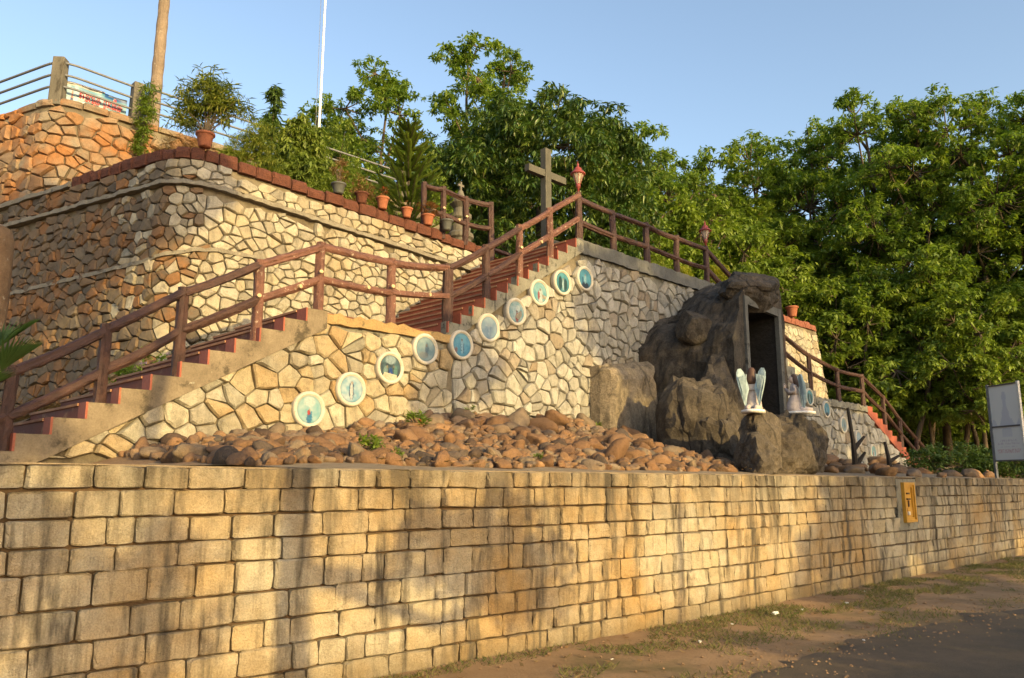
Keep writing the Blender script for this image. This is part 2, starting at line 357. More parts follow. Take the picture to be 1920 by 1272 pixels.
def lay_stones(parent, polys, path, lean, zb, mat, name='stone', seed=3, limit=300, **kw):
    r = random.Random(seed); items = []
    for p in polys:
        g = stone_geo(p, path, lean, zb, r, **kw)
        if g:
            c = Vector(g[0][-1]); items.append((abs(area(p)) / max(1, (c - cam.location).length) ** 2 * (1 if abs(c.x / max(c.y, .1)) < .68 else .2), g))
    items.sort(key=lambda t: -t[0])
    for _, (v, f) in items[:limit]: obj(name, v, f, mat(v[-1], r) if callable(mat) else mat, parent)
    if len(items) > limit:
        mb = MB()
        ms = []
        for _, (v, f) in items[limit:]:
            q = mat(v[-1], r) if callable(mat) else mat
            if q not in ms: ms.append(q)
            mb.add(v, f, ms.index(q))
        mb.build(name + '_remainder', ms, parent, kind='stuff')
def core(parent, path, s0, s1, zlo, zhi, out, thick, lean, zb, mat, name='wall_core', ds=.3):
    """solid body behind the stones; zlo, zhi functions of s"""
    n = max(2, int((s1 - s0) / ds)); S = [s0 + (s1 - s0) * i / n for i in range(n + 1)]; V = []; Fc = []
    for t in S:
        a, b = zlo(t), zhi(t)
        x0, y0, nx, ny = path.at(t)
        V += [path.pt(t, a, out, lean, zb), path.pt(t, b, out, lean, zb), path.pt(t, b, out - thick, lean, zb), path.pt(t, a, out - thick, lean, zb)]
    for i in range(n):
        k = i * 4
        for j in range(4): Fc.append((k + j, k + 4 + j, k + 4 + (j + 1) % 4, k + (j + 1) % 4))
    Fc.append((0, 1, 2, 3)); Fc.append((n * 4 + 3, n * 4 + 2, n * 4 + 1, n * 4))
    return obj(name, V, Fc, mat, parent)
def clampz(poly, lo, hi):
    return [(a, min(max(b, lo(a)), hi(a))) for a, b in poly]
def keep(polys, lo, hi, m=.04):
    o = []
    for p in polys:
        cx = sum(a for a, b in p) / len(p); cz = sum(b for a, b in p) / len(p)
        if lo(cx) - .05 < cz < hi(cx) - m:
            q = clampz(p, lo, hi)
            if abs(area(q)) > .006: o.append(q)
    return o
def band(parent, path, s0, s1, zf, h, out, mat, name='mortar_band', lean=0, zb=0, seed=1, hv=.25):
    r = random.Random(seed); n = int((s1 - s0) / .12); V = []; Fc = []
    for i in range(n + 1):
        t = s0 + (s1 - s0) * i / n; z = zf(t) + r.uniform(-.012, .012); o = out + r.uniform(-.014, .014); hh = h * r.uniform(1 - hv, 1 + hv * .8)
        V += [path.pt(t, z, -.05, lean, zb), path.pt(t, z, o, lean, zb), path.pt(t, z + hh, o * .8, lean, zb), path.pt(t, z + hh, -.05, lean, zb)]
    for i in range(n):
        k = i * 4
        for j in range(4): Fc.append((k + j, k + (j + 1) % 4, k + 4 + (j + 1) % 4, k + 4 + j)[::-1])
    Fc.append((0, 1, 2, 3)); Fc.append((n * 4 + 3, n * 4 + 2, n * 4 + 1, n * 4))
    return obj(name, V, Fc, mat, parent)
def coping(parent, path, s0, s1, zf, h, depth, mat, out=.05, lean=0, zb=0, seed=1, length=.36, name='coping_stone'):
    r = random.Random(seed); t = s0
    while t < s1 - .1:
        l = length * r.uniform(.75, 1.25); e = min(t + l, s1); g = .008; z0 = zf((t + e) / 2) + r.uniform(-.01, .01); hh = h * r.uniform(.86, 1.12); o = out + r.uniform(-.02, .02)
        cols = []
        for q in (t + g, t + g + .035, (t + e) / 2, e - g - .035, e - g):
            edge = q in (t + g, e - g)
            a = .03 if edge else 0.0
            j = lambda: r.uniform(-.012, .012)
            cols.append([path.pt(q, z0, o - a + j(), lean, zb), path.pt(q, z0 + hh * .5 + j(), o + .012 - a + j(), lean, zb), path.pt(q, z0 + hh - .04 - a + j(), o - a + j(), lean, zb), path.pt(q, z0 + hh - a * .7 + j(), o - .05 + j(), lean, zb), path.pt(q, z0 + hh - a * .7 + j(), o - depth, lean, zb), path.pt(q, z0, o - depth, lean, zb)])
        V = [p for c in cols for p in c]; Fc = []
        for i in range(4):
            for k in range(6): Fc.append((i * 6 + k, i * 6 + (k + 1) % 6, i * 6 + 6 + (k + 1) % 6, i * 6 + 6 + k)[::-1])
        Fc += [(0, 1, 2, 3, 4, 5), (29, 28, 27, 26, 25, 24)]
        obj(name, V, Fc, mat, parent); t = e

# ------------------------------------------------------------------ ground, road, terraces
def sheet(name, us, vs_, zf, mat, kind='structure', noise=0.0):
    V = []; Fc = []
    for u in us:
        for v in vs_:
            p = P(u, v); z = zf(u, v); V.append((p[0], p[1], z + (noise * fbm((p[0], p[1], 0), 1.3) if noise else 0)))
    nv = len(vs_)
    for i in range(len(us) - 1):
        for j in range(nv - 1): Fc.append((i * nv + j, i * nv + nv + j, i * nv + nv + j + 1, i * nv + j + 1))
    o = obj(name, V, Fc, mat, kind=kind, smooth=True)
    bm = bmesh.new(); bm.from_mesh(o.data)
    bmesh.ops.recalc_face_normals(bm, faces=bm.faces)
    if sum(f.normal.z for f in bm.faces) < 0: bmesh.ops.reverse_faces(bm, faces=bm.faces)
    bm.to_mesh(o.data); bm.free()
    return o
# verge: packed earth with thin patches of grass
m = NT('earth_verge'); p = m.pos()
c = m.mix(m.ramp(m.noise(p, 1.6, 6, .7), [(.35, 0.0), (.65, 1.0)]), (.27, .17, .09), (.37, .24, .135))
c = m.mix(m.ramp(m.noise(p, .75, 5, .65), [(.50, 0.0), (.66, .7)]), c, (.12, .105, .042))
c = m.mix(m.ramp(m.noise(p, 38, 4, .7), [(.58, 0.0), (.7, .7)]), c, (.11, .07, .04))
m.base(c); m.rough(.95); m.bump(m.noise(p, 42, 6, .75), .9, .03); M['verge'] = m.mat
m = NT('worn_asphalt'); p = m.pos()
c = m.mix(m.ramp(m.noise(p, 110, 3, .7), [(.35, 0.0), (.7, 1.0)]), (.085, .066, .045), (.155, .122, .085))
c = m.mix(m.ramp(m.noise(p, .8, 6, .75), [(.40, 0.0), (.68, .75)]), c, (.20, .14, .09))
m.base(c); m.rough(.85); m.bump(m.noise(p, 90, 5, .75), 1.0, .02); M['asphalt'] = m.mat
us = [-400, -120, -40, -20] + [x * .5 for x in range(-30, 61)] + [40, 60, 120, 400]
sheet('ground', us, [-400, -100, -20, 4.3] + [4.5 + .25 * i for i in range(40)] + [20, 40, 120, 400], lambda u, v: .012 * fbm((u, v, 3), 1.1) if abs(u) < 30 and 4 < v < 15 else (-.05 if v > 4 else -.3), M['verge'])
# road: irregular edge
edge = [(1250, 1300), (1399, 1266), (1500, 1236), (1620, 1200), (1760, 1168), (1920, 1138), (2150, 1096)]
ept = []
for x, y in edge:
    dx = x - 960; dy = 636 - y
    a = 1500 * math.cos(TILT) - dy * math.sin(TILT); b = 1500 * math.sin(TILT) + dy * math.cos(TILT); k = -CZ / b
    ept.append(UV(dx * k, a * k))
ept = [(-30, ept[0][1] - .6), (-8, ept[0][1] - .1)] + ept + [(60, ept[-1][1] + 1.5), (380, ept[-1][1] + 2)]
eu = np.array([q[0] for q in ept]); ev = np.array([q[1] for q in ept])
V = []; Fc = []; UU = [-30, -20, -10] + list(np.arange(-8, 24, .15)) + [30, 60, 200, 380]
for i, u in enumerate(UU):
    v0 = float(np.interp(u, eu, ev)) + .28 * fbm((u * 1.1, 0, 5)) + .12 * fbm((u * 5, 2, 5))
    V += [P(u, v0, .006), P(u, v0 + .12, .022), P(u, v0 + 7.5, .024)]
for i in range(len(UU) - 1):
    for j in range(2): Fc.append((i * 3 + j, i * 3 + 1 + j, i * 3 + 4 + j, i * 3 + 3 + j))
road = structure('road', V, [f[::-1] for f in Fc] if True else Fc, M['asphalt'], True)
if road.data.polygons[10].normal.z < 0: road.data.flip_normals()

def bedz(u, v):
    return 1.73 + max(0, 4.5 - v) * .085 * min(1, max(0, (u + 3.6) / 1.6)) + .025 * fbm((u, v, 1), 1.4)
sheet('garden_bed', [x * .4 for x in range(-32, 120)], [-.3 + .3 * i for i in range(17)] , bedz, M['gravel'])
# raised terrain behind the facade
structure('garden_terrace', [P(-1.6, -10, 7.15), P(-1.0, -3.35, 7.15), P(6.35, -3.35, 7.15), P(25.4, -3.35, 7.15), P(25.4, -90, 7.15), P(-20, -90, 7.15)], [(0, 1, 2, 3, 4, 5)], M['soil'])
structure('upper_terrace', [P(-3.2, -10, 9.58), P(-1.0, -8.15, 9.58), P(9.5, -8.15, 9.58), P(9.5, -30, 9.58), P(-12, -30, 9.58)], [(0, 1, 2, 3, 4)], M['soil'])
sheet('forest_floor', [25.4 + 2.5 * i for i in range(30)], [-90 + 3 * i for i in range(30)] + [-2, -.3], lambda u, v: 2.1 + .25 * fbm((u, v, 2), .3) + max(0, -v - 20) * .04, M['forest'])

# ------------------------------------------------------------------ front boundary wall
FP = Path([(-9, 4.15), (-5.1, 4.48), (-2.07, 4.66), (-.15, 4.83), (1.93, 4.95), (6.93, 5.12), (15.3, 5.49), (30, 6.2)])
fw = thing('boundary_wall', 'long low wall of cream dressed blocks in level courses beside the road', 'wall', (*FP.pt(3, 0, 0)[:2], 0))
heights = [.21, .2, .2, .215, .235, .17, .185, .19, .155]
r = random.Random(11); polys = []; z = -.04
FTOP = lambda t: 1.725 + .035 * max(0, 1 - t / 6)
for j, h in enumerate(heights):
    t = -r.random() * .4
    while t < FP.L:
        l = r.uniform(.28, .46) if r.random() > .15 else r.uniform(.18, .26); g = r.uniform(.004, .009)
        k = lambda: r.uniform(-.006, .006)
        zz0 = z + g; zz1 = z + h - g
        if j == 8: zz1 = min(FTOP(t), z + h)
        wv = lambda q: .010 * fbm((q * .8, j * 3.1, 0))
        a, b = t + g, t + l - g
        poly = [(a + k(), zz0 + k() + wv(a)), ((a + b) / 2, zz0 + k() * .7 + wv(t + l / 2)), (b + k(), zz0 + k() + wv(b)), (b + k() * .6, (zz0 + zz1) / 2), (b + k(), zz1 + k() + wv(b)), ((a + b) / 2, zz1 + k() * .7 + wv(t + l / 2)), (a + k(), zz1 + k() + wv(a)), (a + k() * .6, (zz0 + zz1) / 2)]
        if a > 0 and b < FP.L - .1: polys.append(poly)
        t += l
    z += h
PANEL_S = None
def s_of(path, x, y):
    ts = np.linspace(0, path.L, 4000); X = np.interp(ts, path.s, path.p[:, 0]); Y = np.interp(ts, path.s, path.p[:, 1])
    return float(ts[np.argmin((X - x) ** 2 + (Y - y) ** 2)])
# the metal panel's place in the wall (pixel column 1699)
best = min((abs((lambda q: 960 + 1500 * q[0] / (q[1] * math.cos(TILT)))(FP.pt(t, 1.3, 0)) - 1697), t) for t in np.linspace(8, 30, 2000))
PANEL_S = best[1]
polys = [q for q in polys if not (abs(sum(a for a, b in q) / len(q) - PANEL_S) < .42 and sum(b for a, b in q) / len(q) > .83)]
lay_stones(fw, polys, FP, 0, 0, M['block'], 'block', 5, proud=.012, back=.07, inset=.91, rnd_q=.12, irregular=False)
core(fw, FP, 0, FP.L, lambda t: -.3, lambda t: FTOP(t) - .012, -.05, .42, 0, 0, M['mortar'])
core(fw, FP, 0, FP.L, lambda t: FTOP(t) - .011, lambda t: FTOP(t) + .004, -.03, .46, 0, 0, M['gravel'], 'gravel_cap')
# plastered patch round the panel and its yellow frame
def fpatch(s0, s1, z0, z1, o0, o1):
    return [FP.pt(s0, z0, o0), FP.pt(s1, z0, o0), FP.pt(s1, z0, o1), FP.pt(s0, z0, o1)], [FP.pt(s0, z1, o0), FP.pt(s1, z1, o0), FP.pt(s1, z1, o1), FP.pt(s0, z1, o1)]
mb = MB(); b, tt = fpatch(PANEL_S - .44, PANEL_S + .44, .80, 1.69, -.1, .012); mb.hexa(b[::-1], tt[::-1]); mb.build('plaster_patch', M['plasterdark'], fw)
brass = NT('yellow_metal_paint'); brass.base(brass.mix(brass.ramp(brass.noise(brass.pos(), 9, 5, .7), [(.45, 0.0), (.75, .6)]), (.46, .25, .035), (.25, .12, .02))); brass.rough(.5); M['brass'] = brass.mat
pn = thing('metal_panel', 'narrow yellow framed metal panel with keyhole fittings set in the block wall', 'panel', FP.pt(PANEL_S, .9, .012))
s0, s1, z0, z1 = PANEL_S - .24, PANEL_S + .24, .93, 1.63
def pbox(name, a, b, c, d, o0, o1, mat, par):
    mb = MB(); B, T = fpatch(a, b, c, d, o0, o1); mb.hexa(B[::-1], T[::-1]); return mb.build(name, mat, par)
pbox('back_plate', s0 + .05, s1 - .05, z0 + .05, z1 - .05, .013, .025, M['brass'], pn)
fr = MB()
for (w0, w1, o) in ((0, .045, .075), (.045, .085, .05)):
    for (a, b, c, d) in ((s0 + w0, s0 + w1, z0 + w0, z1 - w0), (s1 - w1, s1 - w0, z0 + w0, z1 - w0), (s0 + w1 + .001, s1 - w1 - .001, z0 + w0, z0 + w1), (s0 + w1 + .001, s1 - w1 - .001, z1 - w1, z1 - w0)):
        B, T = fpatch(a, b, c, d, .014, o); fr.hexa(B[::-1], T[::-1])
fr.build('frame', M['brass'], pn)
pbox('lock_plate', PANEL_S - .10, PANEL_S + .10, z0 + .12, z0 + .25, .026, .05, M['brass'], pn)
dk = plain('dark_fitting', (.06, .03, .012), .6)
pbox('latch', PANEL_S - .02, PANEL_S + .02, z0 + .27, z0 + .38, .026, .042, dk, pn)
pbox('latch_bar', PANEL_S - .07, PANEL_S + .07, z0 + .39, z0 + .42, .026, .05, dk, pn)
pbox('hinge', PANEL_S - .06, PANEL_S + .04, z0 + .49, z0 + .52, .026, .05, dk, pn)
pbox('padlock', PANEL_S - .13, PANEL_S - .085, z0 + .13, z0 + .19, .052, .085, M['white'], pn)

# ------------------------------------------------------------------ the long stair facade (v = 0)
U = lambda t: t - 6.0                                   # path parameter to u
AP = Path([(-6, 0), (30, 0)])
N1, R1 = 12, (4.2 - 1.76) / 12; RUN1 = .365; F1 = -N1 * RUN1       # lower left flight
N2 = 13; RISE2 = (6.69 - 4.2) / N2; RUN2 = (6.21 - 2.42) / N2      # upper left flight
NR, UR0, UR1 = 13, 11.5, 17.2; RUNR = (UR1 - UR0) / NR; RISER = (6.72 - 4.2) / NR
NL, UL0, UL1 = 12, 21.2, 26.2; RUNL = (UL1 - UL0) / NL; RISEL = (4.2 - 2.0) / NL
def top_line(u):                                        # the slope under the step corners
    return float(np.interp(u, [-6, F1, 0, 2.42, 6.21, 11.5, UR1, UL0, UL1, 30], [1.7, 1.7, 4.14, 4.2, 6.69, 6.72, 4.25, 4.2, 2.0, 1.9]))
bedline = lambda t: 1.95
def wall_piece(name, label, u0, u1, off, mat, seed, w, h, jit, limit=300):
    pr = thing(name, label, 'wall', P((u0 + u1) / 2, -.25, 1.9))
    lo = lambda t: 1.9; hi = lambda t: top_line(U(t)) - off(U(t))
    polys = keep(rubble(u0 + 6, u1 + 6, 1.9, 6.7, w, h, jit, .009, seed), lo, hi)
    q = []
    for p_ in polys:
        cx = sum(a for a, b in p_) / len(p_)
        if u0 + 6 < cx < u1 + 6: q.append([(min(max(a, u0 + 6.005), u1 + 5.995), b) for a, b in p_])
    lay_stones(pr, q, AP, 0, 0, mat, seed=seed, limit=limit, proud=.035, back=.08)
    core(pr, AP, u0 + 6, u1 + 6, lambda t: 1.5, lambda t: top_line(U(t)) - .22, -.055, .45, 0, 0, M['wallmortar'])
    return pr
lw = wall_piece('stair_wall', 'ochre stained rubble wall under the lower stair, hung with four round plaques', F1, 2.6, lambda u: .04 if u < 0 else .14, lambda c, r: M['ochre'] if r.random() < .45 else M['pale'], 21, .31, .265, .40)
gw = wall_piece('grotto_wall', 'tall pale grey rubble wall rising behind the rock grotto', 2.6, 12.0, lambda u: (.30 if u < 6.2 else .26), lambda c, r: M['grey'], 22, .265, .26, .40)
rw = wall_piece('stair_wall', 'pale mossy rubble wall under the descending stair beyond the grotto', 12.0, UL1 - .6, lambda u: .25, M['grey'], 23, .40, .34, .36, 180)
# plaster: stepped string of the lower flight, landing edge, upper string, platform edge
mb = MB()
for i in range(N1):
    ua = F1 + i * RUN1; zt = 1.76 + (i + 1) * R1; zb = max(1.72, zt - R1 - .27); zb2 = max(1.72, zt - .27)
    mb.hexa([P(ua, .058, zb), P(ua + RUN1, .058, zb2), P(ua + RUN1, -.2, zb2), P(ua, -.2, zb)], [P(ua, .058, zt), P(ua + RUN1, .058, zt), P(ua + RUN1, -.2, zt), P(ua, -.2, zt)])
mb.build('stepped_string', M['plaster'], lw)
band(lw, AP, 6.0, 8.6, lambda t: 4.03, .16, .03, M['plasterochre'], 'landing_edge', seed=4)
mb = MB(); r = random.Random(8)
for i in range(N2):
    ua = 2.42 + i * RUN2; zt = 4.2 + (i + 1) * RISE2; lo_ = zt - RISE2 - .2
    j = lambda: r.uniform(-.02, .02)
    mb.hexa([P(ua, .03 + j(), lo_ + j()), P(ua + RUN2, .03 + j(), lo_ + RISE2 + j()), P(ua + RUN2, -.2, lo_ + RISE2), P(ua, -.2, lo_)], [P(ua + j(), .03 + j(), zt + j() * .6), P(ua + RUN2, .03 + j(), zt + j() * .6), P(ua + RUN2, -.2, zt), P(ua, -.2, zt)])
mb.build('stepped_string', M['plasterdark'], gw)
band(gw, AP, 12.0, 17.6, lambda t: 6.42, .30, .035, M['cement'], 'platform_edge', seed=5, hv=.03)
mb = MB()
for i in range(NR):
    ua = UR0 + i * RUNR; zt = 6.72 - i * RISER
    mb.hexa([P(ua, .03, zt - .3), P(ua + RUNR, .03, zt - .3 - RISER), P(ua + RUNR, -.2, zt - .3 - RISER), P(ua, -.2, zt - .3)], [P(ua, .03, zt), P(ua + RUNR, .03, zt), P(ua + RUNR, -.2, zt), P(ua, -.2, zt)])
mb.build('stepped_string', M['plasterdark'], rw)
mb = MB()
for i in range(NL):
    ua = UL0 + i * RUNL; zt = 4.2 - i * RISEL
    mb.hexa([P(ua, .03, zt - .28), P(ua + RUNL, .03, zt - .28 - RISEL), P(ua + RUNL, -.2, zt - .28 - RISEL), P(ua, -.2, zt - .28)], [P(ua, .03, zt), P(ua + RUNL, .03, zt), P(ua + RUNL, -.2, zt), P(ua, -.2, zt)])
mb.build('stepped_string', M['redox'], rw)
band(rw, AP, UR1 + 6, UL0 + 6, lambda t: 4.0, .2, .03, M['plasterdark'], 'landing_edge', seed=6)

# staircases: one thing per flight, each step a part with its tread
def flight(name, label, u0, run, z0, rise, n, vback, mat, down=False, vf=-.205):
    st = thing(name, label, 'staircase', P(u0 + run * n / 2, (vf + vback) / 2, z0 - (0 if not down else n * rise)))
    for i in range(n):
        if not down:
            a, b = u0 + i * run, u0 + (i + 1) * run + .03; zt = z0 + (i + 1) * rise
        else:
            a, b = u0 + i * run - .03, u0 + (i + 1) * run; zt = z0 - i * rise - .004
        mb = MB(); mb.boxuv(a, b, vback, vf, zt - rise - .12, zt - .03); s = mb.build('step', mat, st)
        mb = MB(); mb.boxuv(a - .02, b + (.02 if down else 0), vback, vf, zt - .029, zt + .003); mb.build('tread', M['nosing'], s)
        if not down:                                     # painted end of the riser on the string
            mb = MB(); mb.boxuv(a - .006, a + .02, vf + .002, .064, zt - rise + .002, zt + .004); mb.build('red_edging', M['redox'], s)
    return st
flight('staircase', 'lower flight of dark oxide steps rising beside the ochre plaque wall', F1, RUN1, 1.76, R1, N1, -2.2, M['redox2'])
flight('staircase', 'upper flight of red oxide steps climbing to the cross platform', 2.42, RUN2, 4.2, RISE2, N2, -2.88, M['redox'])
flight('staircase', 'flight of steps going down from the platform behind the grotto', UR0, RUNR, 6.72, RISER, NR, -2.2, M['redox2'], True)
flight('staircase', 'lowest flight of red steps on the far side of the grotto', UL0, RUNL, 4.2, RISEL, NL, -2.0, M['redox'], True)
def slab(name, label, u0, u1, v0, v1, z0, z1, mat):
    st = thing(name, label, 'landing', P((u0 + u1) / 2, (v0 + v1) / 2, z0)); mb = MB(); mb.boxuv(u0, u1, v0, v1, z0, z1 - .03); mb.build('slab_body', M['plasterdark'], st)
    mb = MB(); mb.boxuv(u0, u1, v0, v1, z1 - .029, z1); mb.build('paving', mat, st); return st
slab('stair_landing', 'half way stair landing between the two flights by the ochre wall', .002, 2.418, -2.86, -.052, 2.2, 4.2, M['redox2'])
slab('stair_landing', 'broad landing on the far stair beyond the grotto', UR1 + .002, UL0 - .002, -2.86, -.052, 2.2, 4.19, M['redox2'])
slab('cross_platform', 'high platform on top of the grey wall carrying the cross', 6.212, UR0 - .002, -4.6, -.052, 5.2, 6.70, M['redox2'])
st = thing('staircase', 'three broad brick steps rising from the platform beside the garden wall', 'staircase', P(7.4, -3.4, 6.7))
for i in range(4):
    mb = MB(); mb.boxuv(6.25, 8.6, -4.6, -3.0 - i * .3, 6.702 + i * .16, 6.70 + (i + 1) * .16 - .002 * i); mb.build('step', M['redox' if i % 2 else 'redox2'], st)

# ------------------------------------------------------------------ garden retaining wall with rounded corner
def corner_path(uc, vc, rad, u_end, left_len, dl=(-.262, -.963)):
    """from the back-left, round the corner, then along +u"""
    c = (uc, vc - rad); a0 = math.atan2(-dl[0], dl[1])
    pts = []
    ang_end = math.pi / 2; n0 = np.array([dl[1], -dl[0]]); n0 = n0 / np.hypot(*n0)      # outward normal on the left side
    if n0[0] > 0: n0 = -n0
    ang0 = math.atan2(n0[1], n0[0])
    if ang0 < 0: ang0 += 2 * math.pi
    start = (c[0] + rad * math.cos(ang0), c[1] + rad * math.sin(ang0))
    pts.append((start[0] + dl[0] * left_len, start[1] + dl[1] * left_len))
    k = 12
    for i in range(k + 1):
        a = ang0 + (ang_end - ang0) * i / k; pts.append((c[0] + rad * math.cos(a), c[1] + rad * math.sin(a)))
    pts.append((u_end, vc))
    return Path(pts)
GP = corner_path(-.45, -2.9, 1.05, 6.42, 7.5)
SC = GP.s[1]; SE = GP.s[-2]                           # arc start / end
GTOP = lambda t: float(np.interp(t, [0, SC, SE, GP.L], [7.35, 7.40, 7.38, 7.02]))          # underside of coping
LEAN = .045
gwall = thing('garden_wall', 'high round cornered rubble retaining wall with a laterite coping behind the stairs', 'wall', P(1, -3.2, 2))
B1 = lambda t: GTOP(t) - .50                          # projecting mortar band
B2 = lambda t: float(np.interp(t, [0, SC, SE, GP.L], [5.25, 5.45, 5.7, 5.9]))
def seg_wall(parent, path, s0, s1, lo, hi, mat, w, h, jit, seed, lean, zb, limit=300, **kw):
    zs = [lo(s0), lo(s1)]; ze = [hi(s0), hi(s1)]
    polys = keep(rubble(s0, s1, min(zs), max(ze), w, h, jit, .009, seed), lo, hi)
    q = [[(min(max(a, s0), s1), b) for a, b in p_] for p_ in polys if s0 < sum(a for a, b in p_) / len(p_) < s1]
    lay_stones(parent, q, path, lean, zb, mat, seed=seed, limit=limit, **kw)
# left face (mud stained), corner and front face
def gmat(c, r):                                       # mud staining fades out round the corner
    u = UV(c[0], c[1])[0]; t = min(1, max(0, (u + 1.75) / 1.3)); q = r.random()
    return M['pale'] if q < t else M['orange']
seg_wall(gwall, GP, SC - 7.4, GP.L, lambda t: 2.2, lambda t: B1(t) - .02, gmat, .25, .205, .33, 31, LEAN, 2, 255, proud=.035)
seg_wall(gwall, GP, SC - 7.4, GP.L, lambda t: B1(t) + .10, lambda t: GTOP(t), gmat, .30, .2, .2, 33, LEAN, 2, 40, proud=.03)
core(gwall, GP, .05, GP.L, lambda t: 1.5, lambda t: GTOP(t), -.06, .5, LEAN, 2, M['wallmortar'])
band(gwall, GP, .2, GP.L - .1, B1, .09, .085, M['band'], lean=LEAN, zb=2, seed=2)
band(gwall, GP, .2, SE + .9, B2, .075, .05, M['band'], lean=LEAN, zb=2, seed=3)
coping(gwall, GP, SC - 2.7, GP.L, GTOP, .24, .42, M['laterite'], .04, LEAN, 2, 4, .36)
band(gwall, GP, .2, SC - 2.7, lambda t: GTOP(t), .10, .07, M['band'], lean=LEAN, zb=2, seed=6)

# ------------------------------------------------------------------ upper bastion
BP = corner_path(-1.55, -7.75, .8, 9.0, 7.0, (-.33, -.944))
bs_, be_ = BP.s[1], BP.s[-2]
BTOP = lambda t: float(np.interp(t, [0, bs_, be_, BP.L], [9.72, 9.88, 9.92, 10.0]))
bw = thing('terrace_wall', 'rust coloured rounded rubble bastion carrying the pipe fence and banner', 'wall', P(0, -8.2, 7.1))
seg_wall(bw, BP, bs_ - 6, be_ + 6, lambda t: 7.0, lambda t: BTOP(t) - .17, M['bastion'], .37, .26, .22, 41, .05, 7, 140, proud=.045)
core(bw, BP, .05, BP.L, lambda t: 6.5, lambda t: BTOP(t) - .02, -.035, .5, .05, 7, M['wallmortar'])
coping(bw, BP, bs_ - 6, BP.L, lambda t: BTOP(t) - .17, .17, .45, M['bastion'], .035, .05, 7, 5, .55)

# ------------------------------------------------------------------ far retaining wall beyond the grotto
RP = Path([(12.5, -2.95), (25.3, -2.95), (25.75, -3.2), (25.9, -3.7), (26.0, -9)])
fwall = thing('garden_wall', 'sunlit pale block retaining wall with red coping beyond the grotto', 'wall', P(22, -3.2, 4))
RT = lambda t: 7.78
seg_wall(fwall, RP, 6.5, RP.L - 3.5, lambda t: 3.9, RT, M['pale'], .42, .34, .16, 51, .10, 4, 130, proud=.03)
core(fwall, RP, 0, RP.L, lambda t: 1.8, RT, -.035, .5, .10, 4, M['wallmortar'])
coping(fwall, RP, 6.0, RP.L - 3, RT, .27, .4, rough_mat('red_coping', (.25, .095, .06), (.17, .065, .045), 5, bs=30, bump=.7, bd=.03), .04, .10, 4, 6, .42)

# ------------------------------------------------------------------ log pattern concrete railings
def log_mesh(a, b, r0, r1, seed, sag=0.0, n=14):
    a = Vector(a); b = Vector(b); d = b - a; L = d.length; k = max(4, int(L / .07)); r = random.Random(seed)
    d.normalize(); x = d.cross(Vector((0, 0, 1)) if abs(d.z) < .9 else Vector((1, 0, 0))).normalized(); y = d.cross(x)
    rid = [r.uniform(-.15, .15) for _ in range(n)]; ph = r.uniform(0, 50); V = []; Fc = []
    bend = x * r.uniform(-.02, .02) + y * r.uniform(-.012, .012)
    for i in range(k + 1):
        t = i / k; c = a + (b - a) * t + bend * math.sin(math.pi * t) * 1.0 - Vector((0, 0, sag * math.sin(math.pi * t))); rad = r0 + (r1 - r0) * t
        for j in range(n):
            an = 2 * math.pi * j / n + .25 * math.sin(t * L * 1.7 + ph)
            q = rad * (1 + rid[j] + r.uniform(-.08, .08) + .07 * math.sin(t * L * 3.1 + ph + j * .3))
            V.append(c + (x * math.cos(an) + y * math.sin(an)) * q)
    for i in range(k):
        for j in range(n): Fc.append((i * n + j, i * n + n + j, i * n + n + (j + 1) % n, i * n + (j + 1) % n))
    Fc.append(tuple(range(n))); Fc.append(tuple(k * n + j for j in range(n - 1, -1, -1)))
    return V, Fc
def railing(label, nodes, v=-.10, red=lambda i: False, mid=.52, cap=.075, seed=1, pr=.07, rr=.062, knots=(), posts=True, skip_rail=()):
    """nodes: (u, z of post top, z of post base[, v])"""
    nd = [(q[0], q[1], q[2], q[3] if len(q) > 3 else v) for q in nodes]
    rl = thing('log_railing', label, 'railing', P(nd[len(nd) // 2][0], nd[len(nd) // 2][3], nd[len(nd) // 2][2]))
    for i, (u, zt, zb, vv) in enumerate(nd):
        lean = random.Random(seed + i).uniform(-.012, .012)
        V, Fc = log_mesh(P(u, vv, zb - .04), P(u + lean, vv, zt), pr * 1.06, pr * .96, seed * 50 + i)
        po = obj('post', V, Fc, M['logred' if red(i) else 'log'], rl)
        if i in knots:
            z = zb + (zt - zb) * .55; c = P(u - .02, vv + pr * .9, z); e = P(u - .035, vv + pr * 1.55, z + .01)
            mb = MB(); mb.tube([c, e], .032, 8); mb.build('knot', M['cut'], po)
    for i in range(len(nd) - 1):
        if i in skip_rail: continue
        (u0, t0, b0, v0), (u1, t1, b1, v1) = nd[i], nd[i + 1]
        for q, off in enumerate((cap, cap + mid)):
            V, Fc = log_mesh(P(u0, v0 + .012, t0 - off), P(u1, v1 + .012, t1 - off), rr, rr * .97, seed * 70 + i * 2 + q, sag=.015)
            ro = obj('rail', V, Fc, M['logred' if red(i + .5) else 'log'], rl)
            if i in knots and q == 1:
                f = .62; c = Vector(P(u0 + (u1 - u0) * f, v0 + rr * .8, t0 - off + (t1 - t0) * f)); e = Vector(P(u0 + (u1 - u0) * f + .01, v0 + rr * 1.6, t0 - off + (t1 - t0) * f))
                mb = MB(); mb.tube([c, e], .034, 8); mb.build('knot', M['cut'], ro)
    return rl
railing('brown log pattern railing along the lower flight and landing beside the plaques', [(-5.05, 2.45, 1.8), (-4.06, 2.95, 1.95), (-3.08, 3.58, 2.40), (-2.15, 4.22, 2.97), (-1.07, 4.82, 3.58), (-.07, 5.31, 4.2), (1.30, 5.33, 4.2), (2.53, 5.48, 4.36)], seed=1, red=lambda i: 4 <= i < 6.9, knots=(4, 5, 6))
